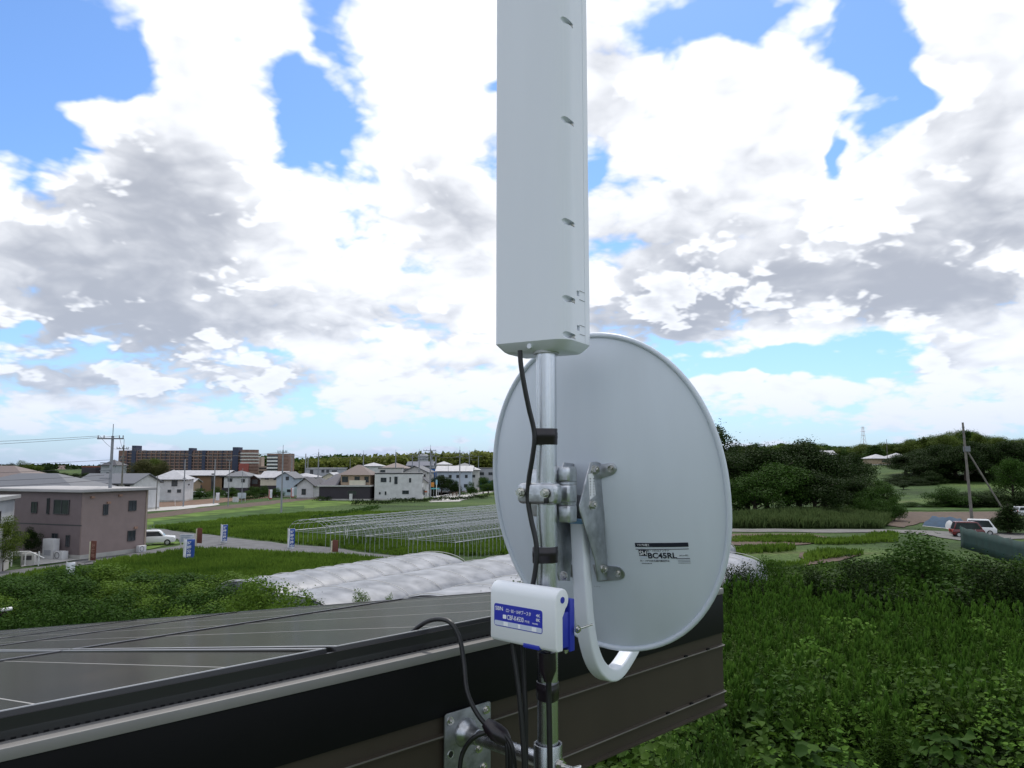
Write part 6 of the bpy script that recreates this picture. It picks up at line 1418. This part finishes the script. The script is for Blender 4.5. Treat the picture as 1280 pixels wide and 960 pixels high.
def mounds():
    rng = np.random.default_rng(77); seeds = grid_pts(740, 1430, 9.5, 25, 150, rng); seeds = seeds[house_clear(seeds)]
    V, F, MI, o = [], [], [], 0
    for s_ in seeds:
        r_ = rng.uniform(.55, 1.35); h = .6 + 2.2 * rng.random() ** 1.6; kind = rng.choice(4, p=[.42, .26, .18, .14]); size = (.21, .15, .25, .17)[kind] * rng.uniform(.8, 1.25)
        n = int(240 * r_ * r_ / (size / .14) ** 1.4) + 60
        d = unitv(rng.normal(size=(n, 3))); d[:, 2] = np.abs(d[:, 2]) ** .8; rad = (.72 + .34 * rng.random(n) ** .6)[:, None] * (1 + .22 * np.sin(d[:, :1] * 5 + s_[0]) * np.cos(d[:, 1:2] * 6 + s_[1]))
        p = s_ + d * rad * np.array([r_, r_, h]); p[:, 2] = np.maximum(p[:, 2], .05)
        a = rng.random(n) * 6.28; ax = np.stack([np.cos(a), np.sin(a), -.45 * np.ones(n)], 1) + d * .5
        v, f = leaves6(p, size * (.55 + .8 * rng.random(n)), d * 1.1 + np.array([0, -.1, 1.2]), (.95, .8, 1.0, .5)[kind], rng, ax); V.append(v); F.append(f + o); o += len(v); MI.append(np.full(len(f), kind))
    me = np_mesh('vines', np.concatenate(V), np.concatenate(F), leaf_kudzu); me.materials.append(leaf_vine); me.materials.append(leaf_mid); me.materials.append(leaf_weed); me.polygons.foreach_set('material_index', np.concatenate(MI).astype(np.int32))
    tag(link('vines', me, None), 'heaped broad leaved vines and weeds sprawling over the plot nearest the roof', 'ground cover', kind='stuff')
mounds()
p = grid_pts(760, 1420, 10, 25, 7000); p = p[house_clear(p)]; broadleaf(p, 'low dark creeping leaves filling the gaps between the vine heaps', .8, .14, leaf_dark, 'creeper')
p = grid_pts(860, 1300, 13, 32, 9000); p = p[house_clear(p)]; k = vnoise(p, .55, 21) > .55; broadleaf(p[k], 'bright lobed vine leaves climbing over the weeds', 2.25, .15, leaf_vine, 'bright_vine')
p = grid_pts(860, 1420, 36, 62, 9000); broadleaf(p, 'low tangled green cover between the weeds and the road', .8, .22, leaf_kudzu)
def tufts(p, label, h, w, m_, nb=5):
    n = len(p); i = np.repeat(np.arange(n), nb); a = RNG.random(n * nb) * 6.28; base = p[i] + RNG.normal(size=(n * nb, 3)) * np.array([.12, .12, 0])
    ax = np.stack([np.cos(a) * .35, np.sin(a) * .35, np.ones(n * nb)], 1); nr = np.stack([np.cos(a), np.sin(a), .2 * np.ones(n * nb)], 1)
    hh = (h * (.6 + .6 * RNG.random(n)) * (1 + .25 * vnoise(p, .4, 2)))[i]
    v, f = leaves(base, np.maximum(hh, .05), nr * 3, w, .05, axis=ax); tag(link('tall_grass', np_mesh('tall_grass', v, f, m_), None), label, 'grass', kind='stuff')
def in_poly(p, poly):
    q = np.array([[G(*c).x, G(*c).y] for c in poly]); x, y = p[:, 0], p[:, 1]; ins = np.zeros(len(p), bool); j = len(q) - 1
    for i in range(len(q)):
        c = ((q[i, 1] > y) != (q[j, 1] > y)) & (x < (q[j, 0] - q[i, 0]) * (y - q[i, 1]) / (q[j, 1] - q[i, 1] + 1e-12) + q[i, 0]); ins ^= c; j = i
    return ins
p = grid_pts(120, 640, 44, 76, 26000); k = in_poly(p, [(190, 697), (240, 689), (300, 691), (430, 698), (520, 709), (640, 730), (640, 800), (560, 790), (120, 790), (120, 706)]); tufts(p[k], 'bright green grass bank between the road and the tunnels', .55, .22, leaf_grass)
p = grid_pts(180, 640, 70, 130, 30000); k = in_poly(p, [(190, 660), (380, 642), (640, 620), (640, 714), (520, 698), (430, 686), (300, 673)]); tufts(p[k], 'rough grass field around the bare greenhouse hoops', .5, .3, leaf_grass)
p = grid_pts(880, 1130, 96, 118, 9000); k = in_poly(p, [(880, 660), (1000, 660.5), (1105, 661), (1112, 650), (1080, 645), (880, 650)]); tufts(p[k], 'tall feathery grass along the road before the dark clump', 1.5, .16, leafmat('leaf_straw', (.05, .085, .025), (.12, .165, .06)))
p = grid_pts(900, 1120, 60, 92, 6000); k = in_poly(p, [(905, 700), (915, 672), (1010, 672), (1120, 668), (1120, 690), (1030, 700), (960, 720)]); k &= vnoise(p, .3, 4) > -.1; tufts(p[k], 'grass patches on the bare soil below the road', .5, .3, leaf_grass)
p = grid_pts(-60, 250, 40, 60, 7000); k = in_poly(p, [(-60, 740), (0, 726), (110, 708), (230, 692), (260, 760), (-60, 800)]); tufts(p[k], 'short grass along the near side of the road by the thicket', .5, .25, leaf_grass)
